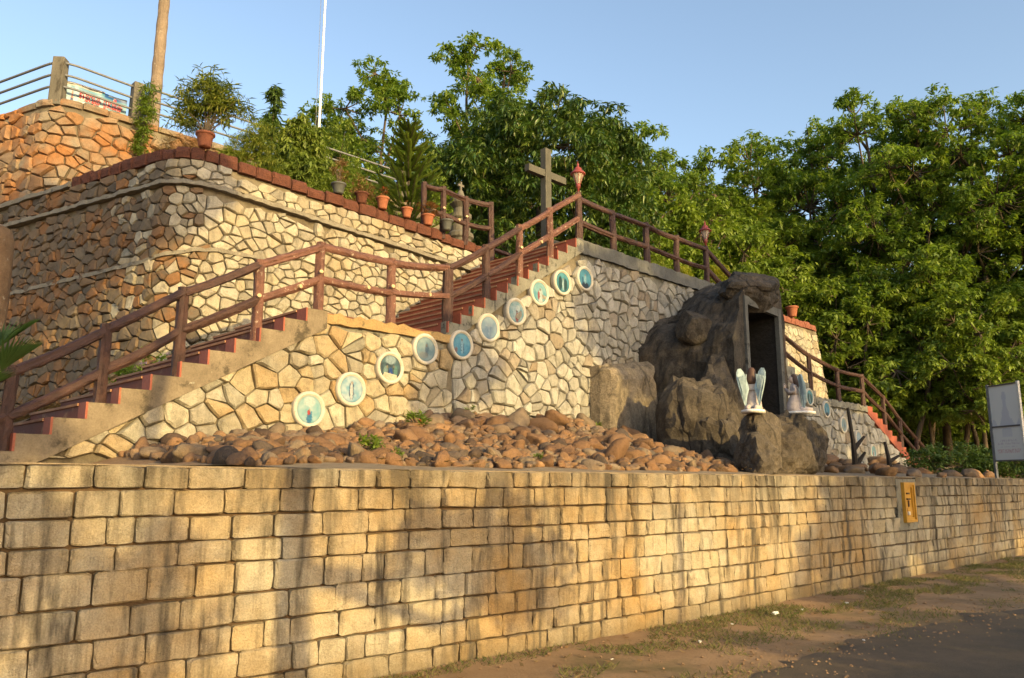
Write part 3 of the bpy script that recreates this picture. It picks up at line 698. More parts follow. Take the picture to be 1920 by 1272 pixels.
railing('weathered red brown log railing climbing the upper flight to the lamp post', [(2.56, 5.47, 4.4, -.11), (3.48, 6.04, 4.9), (4.38, 6.65, 5.55), (5.27, 7.22, 6.1), (6.21, 7.82, 6.66)], seed=2, red=lambda i: i > 1.9 and i < 4, knots=(2,))
railing('dark log railing along the edge of the cross platform above the grey wall', [(6.24, 7.74, 6.70, -.10), (7.41, 7.70, 6.70), (8.72, 7.73, 6.70), (10.0, 7.70, 6.70), (11.38, 7.72, 6.70)], seed=3)
railing('log railing going down the far stair beyond the grotto to the ground', [(11.42, 7.70, 6.68, -.11), (12.8, 7.12, 6.1), (14.2, 6.52, 5.5), (15.5, 5.97, 4.9), (17.15, 5.55, 4.25), (19.2, 5.30, 4.2), (21.2, 5.30, 4.2), (23.0, 4.72, 3.35), (24.5, 4.0, 2.65), (26.1, 3.35, 2.0), (27.2, 2.9, 1.9)], seed=4)
railing('short log railing standing on the garden wall beside the potted plants', [(4.45, 8.41, 7.25, -3.2), (4.97, 8.43, 7.2, -3.15), (5.68, 8.37, 7.2, -3.15), (6.40, 8.38, 6.75, -3.0)], seed=5, knots=(1, 2), mid=.6)
railing('dark log railing at the rear of the platform behind the cross', [(7.9, 7.9, 7.3, -4.5), (9.0, 7.85, 6.7, -4.5), (10.2, 7.85, 6.7, -4.5), (11.4, 7.8, 6.7, -4.5)], seed=6, mid=.45)

# ------------------------------------------------------------------ lanterns, crosses
def lantern(u, z, label, v=-.10):
    t = thing('post_lantern', label, 'lantern', P(u, v, z), 'red post lanterns on the platform railing')
    b = P(u, v, z - .01)
    mb = MB(); mb.lathe([(.028, 0), (.028, .11), (.05, .12), (.05, .2), (.03, .21)], b, 14); mb.build('stem', M['redpaint'], t, True)
    g = NT('lantern_glass'); g.base((.7, .62, .5)); g.rough(.15); g.b.inputs['Transmission Weight'].default_value = .6
    mb = MB(); mb.lathe([(.045, .205), (.10, .34), (.125, .43)], b, 8); mb.build('glass', g.mat, t)
    mb = MB(); mb.lathe([(.022, .21), (.03, .30), (.03, .38), (.012, .40)], b, 10); mb.build('bulb', M['white'], t, True)
    mb = MB()
    for k in range(8):
        a = 2 * math.pi * k / 8; mb.tube([(b[0] + .048 * math.cos(a), b[1] + .048 * math.sin(a), b[2] + .205), (b[0] + .128 * math.cos(a), b[1] + .128 * math.sin(a), b[2] + .43)], .006, 5)
    mb.build('glazing_bars', M['redpaint'], t)
    mb = MB(); mb.lathe([(.17, .425), (.165, .445), (.11, .50), (.085, .51), (.085, .55), (.06, .575), (.03, .60), (.022, .63), (.032, .65), (.01, .685), (.002, .73)], b, 16); mb.build('cap', M['redpaint'], t, True)
lantern(6.22, 7.82, 'red lantern on the tall railing post at the head of the upper stair')
lantern(11.40, 7.72, 'red lantern on the railing post where the far stair starts down')

def bevel_obj(o, w=.012):
    md = o.modifiers.new('bevel', 'BEVEL'); md.width = w; md.segments = 2; md.limit_method = 'ANGLE'
cr = thing('concrete_cross', 'large plain grey concrete cross on its pedestal above the stairs', 'cross', P(8.95, -3.5, 6.7))
def rotbox(mb, c, hu, hv, z0, z1):
    mb.boxuv(c[0] - hu, c[0] + hu, c[1] - hv, c[1] + hv, z0, z1)
mb = MB(); rotbox(mb, (8.95, -3.5), .55, .55, 6.70, 7.35); bevel_obj(mb.build('plinth', M['crossstone'], cr), .03)
mb = MB(); rotbox(mb, (8.95, -3.5), .36, .36, 7.352, 8.02); bevel_obj(mb.build('pedestal', M['crossstone'], cr), .03)
mb = MB(); rotbox(mb, (8.95, -3.5), .115, .10, 8.02, 10.70); bevel_obj(mb.build('shaft', M['crossstone'], cr))
mb = MB(); mb.boxuv(8.95 - .76, 8.95 - .117, -3.5 - .085, -3.5 + .085, 9.86, 10.06); mb.boxuv(8.95 + .117, 8.95 + .76, -3.5 - .085, -3.5 + .085, 9.86, 10.06); bevel_obj(mb.build('arms', M['crossstone'], cr))

q = aty(863, 420, 20.5); sh = thing('stone_pillar', 'small turned stone pillar topped by a tiny cross behind the railing', 'pillar', (q.x, q.y, 7.15))
k = (aty(863, 340, 20.5).z - 7.2)
mb = MB(); mb.lathe([(.40, 0), (.40, .3), (.30, .36), (.30, k * .34), (.36, k * .36), (.36, k * .40), (.27, k * .43), (.29, k * .5), (.24, k * .56), (.30, k * .585), (.30, k * .625), (.20, k * .64), (.17, k * .70), (.29, k * .75), (.30, k * .775), (.29, k * .80), (.13, k * .83), (.06, k * .905)], (q.x, q.y, 7.15), 20); mb.build('turned_shaft', M['concrete'], sh)
mb = MB(); zc = 7.15 + k * .90
c0 = UV(q.x, q.y); mb.boxuv(c0[0] - .025, c0[0] + .025, c0[1] - .025, c0[1] + .025, zc, zc + k * .11); mb.boxuv(c0[0] - .10, c0[0] - .026, c0[1] - .024, c0[1] + .024, zc + k * .055, zc + k * .08); mb.boxuv(c0[0] + .026, c0[0] + .10, c0[1] - .024, c0[1] + .024, zc + k * .055, zc + k * .08); mb.build('cross', M['concrete'], sh)

# ------------------------------------------------------------------ round plaques
def paint(kind, x, y, r):
    """flat printed picture: colour at (x, y) in the unit disc"""
    n = fbm((x * 2.2 + kind * 7, y * 2.2, kind), 1.0, 4); n2 = fbm((x * 7, y * 7 + kind * 5, kind), 1.0, 3)
    skies = [((.30, .62, .68), (.62, .80, .80)), ((.22, .52, .72), (.66, .82, .88)), ((.05, .07, .09), (.14, .26, .30)), ((.24, .40, .48), (.42, .56, .60)), ((.10, .38, .62), (.25, .58, .78)), ((.28, .45, .62), (.45, .58, .68)), ((.22, .48, .58), (.58, .72, .74)), ((.16, .48, .58), (.40, .68, .70)), ((.08, .30, .36), (.16, .50, .60)), ((.08, .28, .44), (.14, .46, .62))]
    a, b = skies[kind % 10]; t = min(1, max(0, .5 + n * .8 + .25 * y)); c = [a[i] + (b[i] - a[i]) * t for i in range(3)]
    def ell(cx, cy, rx, ry, col, w=.92):
        nonlocal c
        d = ((x - cx + .05 * n2) / rx) ** 2 + ((y - cy + .05 * n) / ry) ** 2
        if d < 1:
            k = w * min(1, (1 - d) * 3); c = [c[i] * (1 - k) + col[i] * (1 + .35 * n2) * k for i in range(3)]
    if kind == 0: ell(0, .55, .5, .4, (.75, .85, .85), .7); ell(0, -.62, .26, .42, (.03, .22, .45)); ell(-.04, -.22, .14, .2, (.55, .05, .04)); ell(.02, -.02, .08, .11, (.6, .4, .3)); ell(.16, -.4, .08, .34, (.06, .3, .55))
    elif kind == 1: ell(0, -.1, .25, .75, (.06, .12, .24)); ell(0, -.15, .14, .72, (.8, .82, .82)); ell(.03, .45, .09, .12, (.65, .5, .4)); ell(-.6, -.6, .3, .22, (.8, .86, .9), .6)
    elif kind == 2:
        ell(0, .62, .55, .4, (.42, .55, .6)); ell(.03, -.4, .2, .45, (.03, .1, .38)); ell(-.45, -.35, .22, .5, (.28, .42, .40)); ell(.5, -.25, .2, .5, (.16, .34, .30)); ell(-.3, .05, .09, .12, (.3, .26, .18)); ell(.32, .1, .09, .12, (.3, .25, .18)); ell(0, -.85, .4, .18, (.35, .06, .05))
    elif kind == 3: ell(.12, 0, .2, .6, (.12, .2, .28), .7); ell(.1, .3, .1, .14, (.28, .2, .14), .7); ell(-.2, -.5, .5, .3, (.42, .38, .3), .5)
    elif kind == 4: ell(0, -.1, .2, .75, (.38, .62, .78)); ell(0, .42, .09, .13, (.2, .14, .1)); ell(-.12, -.2, .04, .6, (.04, .12, .25)); ell(.18, -.3, .05, .5, (.05, .14, .3)); ell(-.65, -.5, .2, .3, (.32, .12, .1), .8)
    elif kind == 5: ell(0, -.1, .06, .7, (.55, .68, .74), .8); ell(0, .2, .5, .08, (.55, .66, .72), .7)
    elif kind == 6: ell(.1, -.5, .26, .5, (.34, .05, .05)); ell(-.2, .1, .22, .5, (.5, .68, .74)); ell(.05, .1, .12, .2, (.2, .12, .1)); ell(.2, .35, .3, .3, (.72, .82, .84), .8)
    elif kind == 7: ell(.12, -.2, .3, .7, (.66, .76, .74)); ell(-.15, -.3, .16, .5, (.4, .06, .06)); ell(.05, .3, .12, .15, (.25, .2, .16)); ell(.1, -.75, .3, .25, (.8, .8, .76))
    elif kind == 8: ell(-.35, -.1, .28, .8, (.03, .06, .05)); ell(.4, -.2, .28, .7, (.03, .07, .06)); ell(.05, -.25, .14, .65, (.55, .74, .8)); ell(.05, .3, .09, .12, (.5, .36, .26))
    else: ell(0, -.7, .6, .4, (.03, .03, .04)); ell(0, -.05, .2, .55, (.34, .58, .70)); ell(0, .35, .1, .13, (.4, .28, .2)); ell(-.4, -.2, .16, .4, (.05, .16, .3))
    if r > .88: c = [q_ * .8 + .12 * (r - .88) * 8 * w for q_, w in zip(c, (.9, .6, .35))]
    return [min(.6, max(.008, q_ * .42)) for q_ in c]
mp = NT('printed_picture'); at_ = mp.n('VertexColor', dict(layer_name='print')); mp.base(at_.outputs[0]); mp.rough(.35); M['print'] = mp.mat
def plaque(u, z, kind, label, rad=.262, v=.05):
    t = thing('round_plaque', label, 'plaque', P(u, v - .04, z - rad), 'round picture plaques along the stair walls')
    def q(x, y, o): return P(u + x, v + o, z + y)
    n = 36; prof = [(1.0, -.085), (1.03, -.02), (1.02, .022), (.94, .038), (.84, .034), (.80, .012), (.78, .012)]
    V = []; Fc = []
    for rr_, o in prof: V += [q(rad * rr_ * math.cos(2 * math.pi * k_ / n), rad * rr_ * math.sin(2 * math.pi * k_ / n), o) for k_ in range(n)]
    for i in range(len(prof) - 1):
        for k_ in range(n): Fc.append((i * n + k_, i * n + (k_ + 1) % n, i * n + n + (k_ + 1) % n, i * n + n + k_))
    obj('rim', V, Fc, M['rim'], t, True)
    R_ = 22; V = [q(0, 0, .014)]; Fc = []; C = [paint(kind, 0, 0, 0)]; na = 48
    for i in range(1, R_ + 1):
        for k_ in range(na):
            a = 2 * math.pi * k_ / na; x = i / R_ * math.cos(a); y = i / R_ * math.sin(a)
            V.append(q(x * rad * .795, y * rad * .795, .014)); C.append(paint(kind, x, y, i / R_))
    for k_ in range(na): Fc.append((0, 1 + k_, 1 + (k_ + 1) % na))
    for i in range(R_ - 1):
        for k_ in range(na): Fc.append((1 + i * na + k_, 1 + (i + 1) * na + k_, 1 + (i + 1) * na + (k_ + 1) % na, 1 + i * na + (k_ + 1) % na))
    o = obj('picture', V, Fc, M['print'], t)
    ca = o.data.color_attributes.new('print', 'FLOAT_COLOR', 'POINT')
    ca.data.foreach_set('color', [w for c_ in C for w in (*c_, 1)])
M['rim'] = rough_mat('white_rim', (.50, .47, .41), (.40, .36, .29), 5, rough=.6, bs=30, bump=.2, spots=(.30, .22, .14), spot_scale=12, spot_lo=.66)
PL = [(580, 768, 'plaque of a blue robed figure with a red breast, lowest on the ochre wall'), (659, 730, 'plaque of a white figure in a dark cape on pale blue'), (732, 690, 'plaque with a dark crowded group around a blue figure'), (798, 655, 'faded blue grey plaque at the top of the ochre wall'),
      (866, 647, 'bright blue plaque of a pale standing figure at the foot of the upper steps'), (917, 615, 'washed out pale blue plaque with a faint cross shape'), (968, 585, 'plaque of a red robed figure in white cloud on the upper stair wall'), (1012, 549, 'turquoise plaque of a white and red figure near the upper steps'), (1055, 530, 'dark turquoise plaque with a thin white figure'), (1097, 523, 'topmost deep blue plaque with a dark base on the grey wall'),
      (1458, 681, 'grey plaque half hidden beside the grotto opening'), (1518, 745, 'teal plaque with dark figures behind the praying angel'), (1550, 768, 'blue plaque on the far stair wall with two dark figures'), (1582, 797, 'pale plaque with a dark lower corner on the far stair wall'), (1610, 822, 'light blue plaque behind the bare dark stump'), (1638, 848, 'lowest plaque on the far stair wall, pale turquoise')]
def onplane(x, y, v):
    dx = x - 960; dy = 636 - y
    rr_ = np.array([dx, 1500 * math.cos(TILT) - dy * math.sin(TILT), 1500 * math.sin(TILT) + dy * math.cos(TILT)])
    kk = (v + OO @ EN) / (rr_[:2] @ EN); w = rr_ * kk
    return UV(w[0], w[1])[0], w[2] + CZ
for i, (x, y, lb) in enumerate(PL):
    u, z = onplane(x, y, .06); plaque(u, z, (i if i < 10 else [2, 8, 9, 3, 5, 7][i - 10]), lb)

# ------------------------------------------------------------------ rocks and the grotto
_ico = {}
def ico(sub):
    if sub not in _ico:
        bm = bmesh.new(); bmesh.ops.create_icosphere(bm, subdivisions=sub, radius=1); bm.verts.ensure_lookup_table()
        _ico[sub] = (np.array([v.co[:] for v in bm.verts]), [tuple(v.index for v in f.verts) for f in bm.faces]); bm.free()
    return _ico[sub]
def rock_shape(seed, sub=3, planes=12, lo=.62, hi=1.0, soft=.25, rough=.05, rs=2.0):
    D, Fc = ico(sub); g = np.random.default_rng(seed); n = g.normal(size=(planes, 3)); n /= np.linalg.norm(n, axis=1)[:, None]; h = g.uniform(lo, hi, planes)
    d = D @ n.T; R = np.where(d > .05, h / np.maximum(d, .05), 9); R = R.min(axis=1); R = np.minimum(R, 1.25); R = R * (1 - soft) + soft * .92
    R = R + rough * np.array([fbm((x * rs + seed, y * rs, z * rs), 1.0, 4) for x, y, z in D])
    return D * R[:, None], Fc
def boulder(name, parent, c, rad, seed, mat, rotz=0.0, sub=4, planes=11, lo=.6, hi=.95, soft=.12, rough=.06, rs=2.5, smooth=False):
    """c in (u, v, z); rad along (u, v, z)"""
    V, Fc = rock_shape(seed, sub, planes, lo, hi, soft, rough, rs); W = []
    cs, sn = math.cos(rotz), math.sin(rotz)
    for x, y, z in V:
        x, y = x * rad[0], y * rad[1]; W.append(P(c[0] + cs * x - sn * y, c[1] + sn * x + cs * y, c[2] + z * rad[2]))
    return obj(name, W, [f[::-1] for f in Fc], mat, parent, smooth)

gr = thing('rock_grotto', 'dark cement rockwork grotto with a tall black doorway against the grey wall', 'grotto', P(9.8, 1.2, 1.95))
back = [(7.95, 1.8), (7.95, 3.6), (8.05, 4.5), (8.6, 5.2), (9.8, 5.95), (11.2, 6.50), (12.1, 6.3), (12.5, 5.0), (12.5, 1.8)]
front = [(8.35, 1.8), (8.30, 3.6), (8.40, 4.9), (8.62, 5.55), (9.2, 6.02), (9.9, 6.22), (10.5, 5.95), (10.72, 5.2), (10.75, 1.8)]
def resamp(pl, n):
    a = np.array(pl); d = np.r_[0, np.cumsum(np.hypot(*np.diff(a, axis=0).T))]; t = np.linspace(0, d[-1], n); return np.c_[np.interp(t, d, a[:, 0]), np.interp(t, d, a[:, 1])]
NPF, NV = 60, 26; Bk = resamp(back, NPF); Fr = resamp(front, NPF); V = []; Fc = []
for i in range(NV + 1):
    t = i / NV; v = -.05 + 2.32 * t; k = t * t * (3 - 2 * t) * .6 + t * .4
    for j in range(NPF):
        u, z = Bk[j] * (1 - k) + Fr[j] * k
        q = (u * .9, v * .9, z * .9); a = .16 * fbm(q, 1.1, 3) + .07 * fbm(q, 4, 4) + .17 * (.45 - mnoise.voronoi(Vector(q) * 1.15)[0][0])
        crease = abs(fbm((u * .7 + 4, v * .9, z * .45), 1.0, 2)); a -= .20 * max(0, .08 - crease) * 12 * .6
        cu, cz = 10.0, 3.6; du, dz = u - cu, z - cz; L_ = math.hypot(du, dz)
        V.append(P(u + du / L_ * a, v, z + dz / L_ * a * (1 if z > 2.2 else .2)))
for i in range(NV):
    for j in range(NPF - 1): Fc.append((i * NPF + j, i * NPF + j + 1, i * NPF + NPF + j + 1, i * NPF + NPF + j))
obj('rock_shell', V, Fc, M['fakerock'], gr)
D0, D1, DZ = 8.92, 10.36, 5.46
door = resamp([(D0, 1.8), (D0, DZ), (D1, DZ - .06), (D1, 1.8)], NPF)
last = V[NV * NPF:]
V2 = list(last) + [P(u, 2.235, z) for u, z in door]; F2 = []
for j in range(NPF - 1): F2.append((j, j + 1, NPF + j + 1, NPF + j))
obj('front_face', V2, [f[::-1] for f in F2], M['fakerock'], gr)
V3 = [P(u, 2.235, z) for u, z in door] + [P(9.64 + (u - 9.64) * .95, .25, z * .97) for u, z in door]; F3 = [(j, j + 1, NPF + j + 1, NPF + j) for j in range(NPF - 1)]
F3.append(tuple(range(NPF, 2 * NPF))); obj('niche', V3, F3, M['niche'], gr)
mb = MB(); mb.boxuv(D0 - .10, D0 + .02, 2.20, 2.30, 1.8, DZ + .12); mb.build('jamb', M['cement'], gr)
mb = MB(); mb.boxuv(D1 - .02, D1 + .12, 2.20, 2.30, 1.8, DZ + .06); mb.build('jamb', M['cement'], gr)
mb = MB(); mb.hexa([P(D0 + .021, 2.295, DZ - .06), P(D1 - .021, 2.295, DZ - .12), P(D1 - .021, 2.2, DZ - .12), P(D0 + .021, 2.2, DZ - .06)], [P(D0 + .021, 2.295, DZ + .12), P(D1 - .021, 2.295, DZ + .06), P(D1 - .021, 2.2, DZ + .06), P(D0 + .021, 2.2, DZ + .12)]); mb.build('lintel', M['cement'], gr)
boulder('hood_rock', gr, (9.64, 2.0, 5.80), (1.0, .56, .47), 8, M['fakerock'], .02, planes=14, lo=.74, hi=.95, soft=.3, rough=.10)
boulder('side_rock', gr, (8.38, 1.3, 5.0), (.36, .36, .40), 14, M['fakerock'], .4, planes=9, soft=.1, sub=4)
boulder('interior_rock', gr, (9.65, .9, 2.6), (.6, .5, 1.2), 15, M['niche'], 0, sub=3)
mb = MB(); c = P(9.25, 1.9, 5.12); mb.tube([c, (c[0], c[1], c[2] + .3)], .008, 5); mb.build('lamp_cord', M['white'], gr)
mb = MB(); mb.lathe([(.01, .0), (.035, .03), (.035, .09), (.015, .13)], (c[0], c[1], c[2] - .12), 10); mb.build('bulb', M['white'], gr, True)
# free standing rocks around the grotto
def rockthing(name, label, parts):
    c = parts[0][0]; t = thing(name, label, 'rock', P(c[0], c[1], 1.85))
    for k_, (c, rad, seed, mat, kw) in enumerate(parts): boulder('rock_mass', t, c, rad, seed, M[mat], **kw)
# slab against the wall: blocky with vertical grooves
t = thing('rock_slab', 'tall pale brown cement rock slab leaning on the grey wall', 'rock', P(6.9, .4, 1.9)); V = []; Fc = []; n1, n2 = 26, 20
for i in range(n1 + 1):
    for j in range(n2 + 1):
        a, b = i / n1, j / n2; u = 6.35 + 1.75 * a + .05 * fbm((a * 3, b * 3, 1)); top = 4.02 + .26 * a + .06 * fbm((a * 5, 0, 2)); z = 1.7 + (top - 1.7) * b
        g_ = .10 * fbm((u * 1.3, z * .5, 3), 1.6, 3) - .10 * max(0, .08 - abs(fbm((u * 1.5, z * .35, 7), 1.2, 2))) * 9
        e = min(1, (1 - b) * 7, a * 12, (1 - a) * 12); V.append(P(u, .28 + .32 * e ** .5 + g_ * e, z))
for i in range(n1):
    for j in range(n2): Fc.append((i * (n2 + 1) + j, (i + 1) * (n2 + 1) + j, (i + 1) * (n2 + 1) + j + 1, i * (n2 + 1) + j + 1))
k0 = len(V)
for i in range(n1 + 1): q = V[i * (n2 + 1) + n2]; a = i / n1; V.append(P(6.35 + 1.75 * a, .03, 4.0 + .26 * a))
for i in range(n1): Fc.append((i * (n2 + 1) + n2, (i + 1) * (n2 + 1) + n2, k0 + i + 1, k0 + i))
k1 = len(V)
for j in range(n2 + 1): V.append(P(6.35, .03, 1.7 + 2.3 * j / n2))
for j in range(n2): Fc.append((k1 + j, j, j + 1, k1 + j + 1))
k1 = len(V)
for j in range(n2 + 1): V.append(P(8.1, .03, 1.7 + 2.56 * j / n2))
for j in range(n2): Fc.append((n1 * (n2 + 1) + j, k1 + j, k1 + j + 1, n1 * (n2 + 1) + j + 1))
obj('slab_body', V, Fc, M['rockpale'], t)
def W(x, y, v):
    u, z = onplane(x, y, v); return u, v, z
def rpx(x0, x1, yt, v, seed, mat, depth=.5, zlo=1.7, **kw):
    """rock sized from where its edges stand on the plane v"""
    u0, u1 = onplane(x0, 800, v)[0], onplane(x1, 800, v)[0]; zt_ = onplane((x0 + x1) / 2, yt, v)[1]; h = (zt_ - zlo) / 2
    return ((u0 + u1) / 2, v, zlo + h), ((u1 - u0) / 2 * 1.16, depth, h * 1.2), seed, mat, dict(dict(planes=15, lo=.74, hi=.98, soft=.03, rough=.13, rs=3.6), **kw)
rockthing('grotto_boulder', 'big angular brown rock beside the foot of the grotto doorway', [rpx(1276, 1336, 722, 2.0, 33, 'rockbrown', .6, rotz=.1), rpx(1320, 1384, 700, 1.9, 61, 'rockbrown', .62, rotz=-.2), rpx(1330, 1384, 770, 2.5, 62, 'rockbrown', .4)])
rockthing('angel_pedestal_rock', 'rough narrow rock carrying the winged angel seen from behind', [rpx(1400, 1446, 779, 3.78, 71, 'rockbrown', .3), rpx(1400, 1440, 825, 3.9, 76, 'rockbrown', .36), rpx(1436, 1490, 806, 3.8, 72, 'rockbrown', .36, rotz=.3), rpx(1470, 1506, 840, 3.75, 77, 'fakerock', .3)])
rockthing('angel_pedestal_rock', 'blackened rock carrying the praying angel in profile', [rpx(1468, 1516, 779, 3.2, 74, 'fakerock', .42), rpx(1500, 1528, 792, 3.1, 75, 'fakerock', .4)])

# ------------------------------------------------------------------ heap of river stones
AH = ([-4.2, -3, -1.5, 0, 1, 2, 2.8, 3.6, 4.4, 5.2, 6.0, 6.8, 7.6, 8.6], [.0, .02, .10, .26, .38, .58, .68, .56, .66, .82, .58, .36, .16, .02])
def heapz(u, v):
    A = float(np.interp(u, *AH)); vm = float(np.interp(u, [-4, 0, 3, 6, 8.5], [3.4, 3.6, 3.7, 3.6, 3.2]))
    return bedz(u, v) + A * max(0, 1 - max(0, v - .1) / vm) ** 1.15
sheet('stone_heap_base', [-4.3 + .2 * i for i in range(66)], [.02 + .2 * i for i in range(20)], lambda u, v: heapz(u, v) - .01 + .03 * fbm((u * 3, v * 3, 0)), M['soil'])
r = random.Random(77); shapes = []
for k_ in range(12):
    V, Fc = rock_shape(200 + k_, 3, 9 + k_ % 6, .66, 1.0, (.06, .14, .26)[k_ % 3], .12, 2.6)
    shapes.append(mesh('stone', V * np.array([1.2, 1.0, .85]), Fc, M['cobble'], True))
tones = []
for nm, cs in (('orange brown', [(.20, .112, .06), (.165, .095, .052), (.225, .132, .072)]), ('grey brown', [(.13, .095, .068), (.10, .075, .058), (.155, .115, .085)]), ('dark brown', [(.08, .057, .042), (.10, .064, .044), (.065, .05, .04)]), ('tan', [(.20, .15, .105), (.18, .135, .09), (.22, .165, .115)])):
    mt = stone_mat(nm.replace(' ', '_') + '_cobble', cs, stain=(.26, .145, .065), stain_lo=.55, stain_hi=.8, stain_scale=3, dark=(.07, .05, .038), dark_lo=.6, dark_hi=.8, bump=1.0); tones.append((nm, mt))
tshape = {}
def toned(i, t_):
    if (i, t_) not in tshape:
        q = shapes[i].copy(); q.materials.clear(); q.materials.append(tones[t_][1]); tshape[(i, t_)] = q
    return tshape[(i, t_)]
spots = []
def try_spot(u, v, rad, kf=.74):
    for (a, b, q) in spots:
        if (a - u) ** 2 + (b - v) ** 2 < (kf * (q + rad)) ** 2: return False
    spots.append((u, v, rad)); return True
for (x, y, v, rad) in [(1045, 768, .55, .24), (1010, 790, .75, .2), (965, 790, .5, .24), (812, 795, .7, .18), (870, 778, .5, .17), (1190, 815, 1.2, .25), (1160, 835, 2.2, .17), (930, 800, 1.0, .19), (1100, 790, .6, .17), (1150, 865, 3.1, .2), (700, 820, 1.4, .17), (760, 815, 1.5, .18)]:
    u, z = onplane(x, y, v); spots.append((u, v, rad))
nbig = len(spots)
for _ in range(22000):
    u = r.uniform(-2.9, 8.3); v = r.uniform(.12, 3.75) if r.random() < .8 else r.uniform(2.4, 3.9)
    rad = r.choice([.042, .05, .058, .066, .075, .09, .11, .14]) * r.uniform(.85, 1.15)
    if u < -1: rad = min(rad, .13)
    vm = float(np.interp(u, [-4, 0, 3, 6, 8.5], [3.4, 3.7, 3.85, 3.75, 3.2]))
    if v > vm: continue
    if 5.75 < u < 8.2 and v < .75: continue
    if u > 5.5 and v > 3.3 and u < 7.6: continue
    try_spot(u, v, rad)
items = []
for i, (u, v, rad) in enumerate(spots):
    p_ = P(u, v, heapz(u, v) + rad * .30); d = (Vector(p_) - cam.location).length; items.append((rad / d + (1 if i < nbig else 0) - .004 * (v < 1.5), u, v, rad, p_, i < nbig))
items.sort(key=lambda q: -q[0])
mb = MB()
for k_, (_, u, v, rad, p_, big) in enumerate(items):
    tn = r.choice([0, 0, 0, 0, 1, 2, 3]); me = toned(9 + k_ % 3 if big else r.randrange(9), tn)
    rot = (r.uniform(-.8, .8), r.uniform(-.8, .8), r.uniform(0, 6.28)); sc = (rad * r.uniform(.8, 1.5), rad * r.uniform(.75, 1.15), rad * r.uniform(.75, 1.2))
    if k_ < 298:
        o = link('boulder' if big else 'stone', me, None, loc=p_); o.rotation_euler = rot; o.scale = sc
        zone = 'on the heap front edge' if v > 2.5 else ('below the ochre plaque wall' if u < 2.6 else ('at the grotto end' if u > 5.4 else 'below the grey wall'))
        size = 'big' if big else ('small' if rad < .085 else ('middling' if rad < .125 else 'large'))
        tag(o, f'{size} {tones[tn][0]} heap stone lying {zone}', 'stone', f'{size} {tones[tn][0]} stones {zone}')
    else:
        Mx = Matrix.Translation(p_) @ Matrix.Rotation(rot[2], 4, 'Z') @ Matrix.Rotation(rot[0], 4, 'X') @ Matrix.Diagonal((*sc, 1))
        mb.add([Mx @ v_.co for v_ in me.vertices], [tuple(f.vertices) for f in me.polygons])
if mb.v: tag(mb.build('small_stones', M['cobble'], None, True), 'smaller brown stones filling the heap below the wall', 'stones', kind='stuff')
# rubble on the far side of the grotto
for k_ in range(70):
    u = r.uniform(10.5, 27); v = r.uniform(.5, 4.2); rad = r.uniform(.1, .24)
    o = link('rubble_stone', shapes[r.randrange(12)], None, loc=P(u, v, bedz(u, v) + rad * .25 + max(0, 1.5 - v) * .25)); o.rotation_euler = (r.uniform(-.3, .3), r.uniform(-.3, .3), r.uniform(0, 6)); o.scale = (rad * 1.3, rad, rad * .85)
    tag(o, 'flat rubble stone lying below the far stair wall', 'stone', 'flat stones below the far stair')

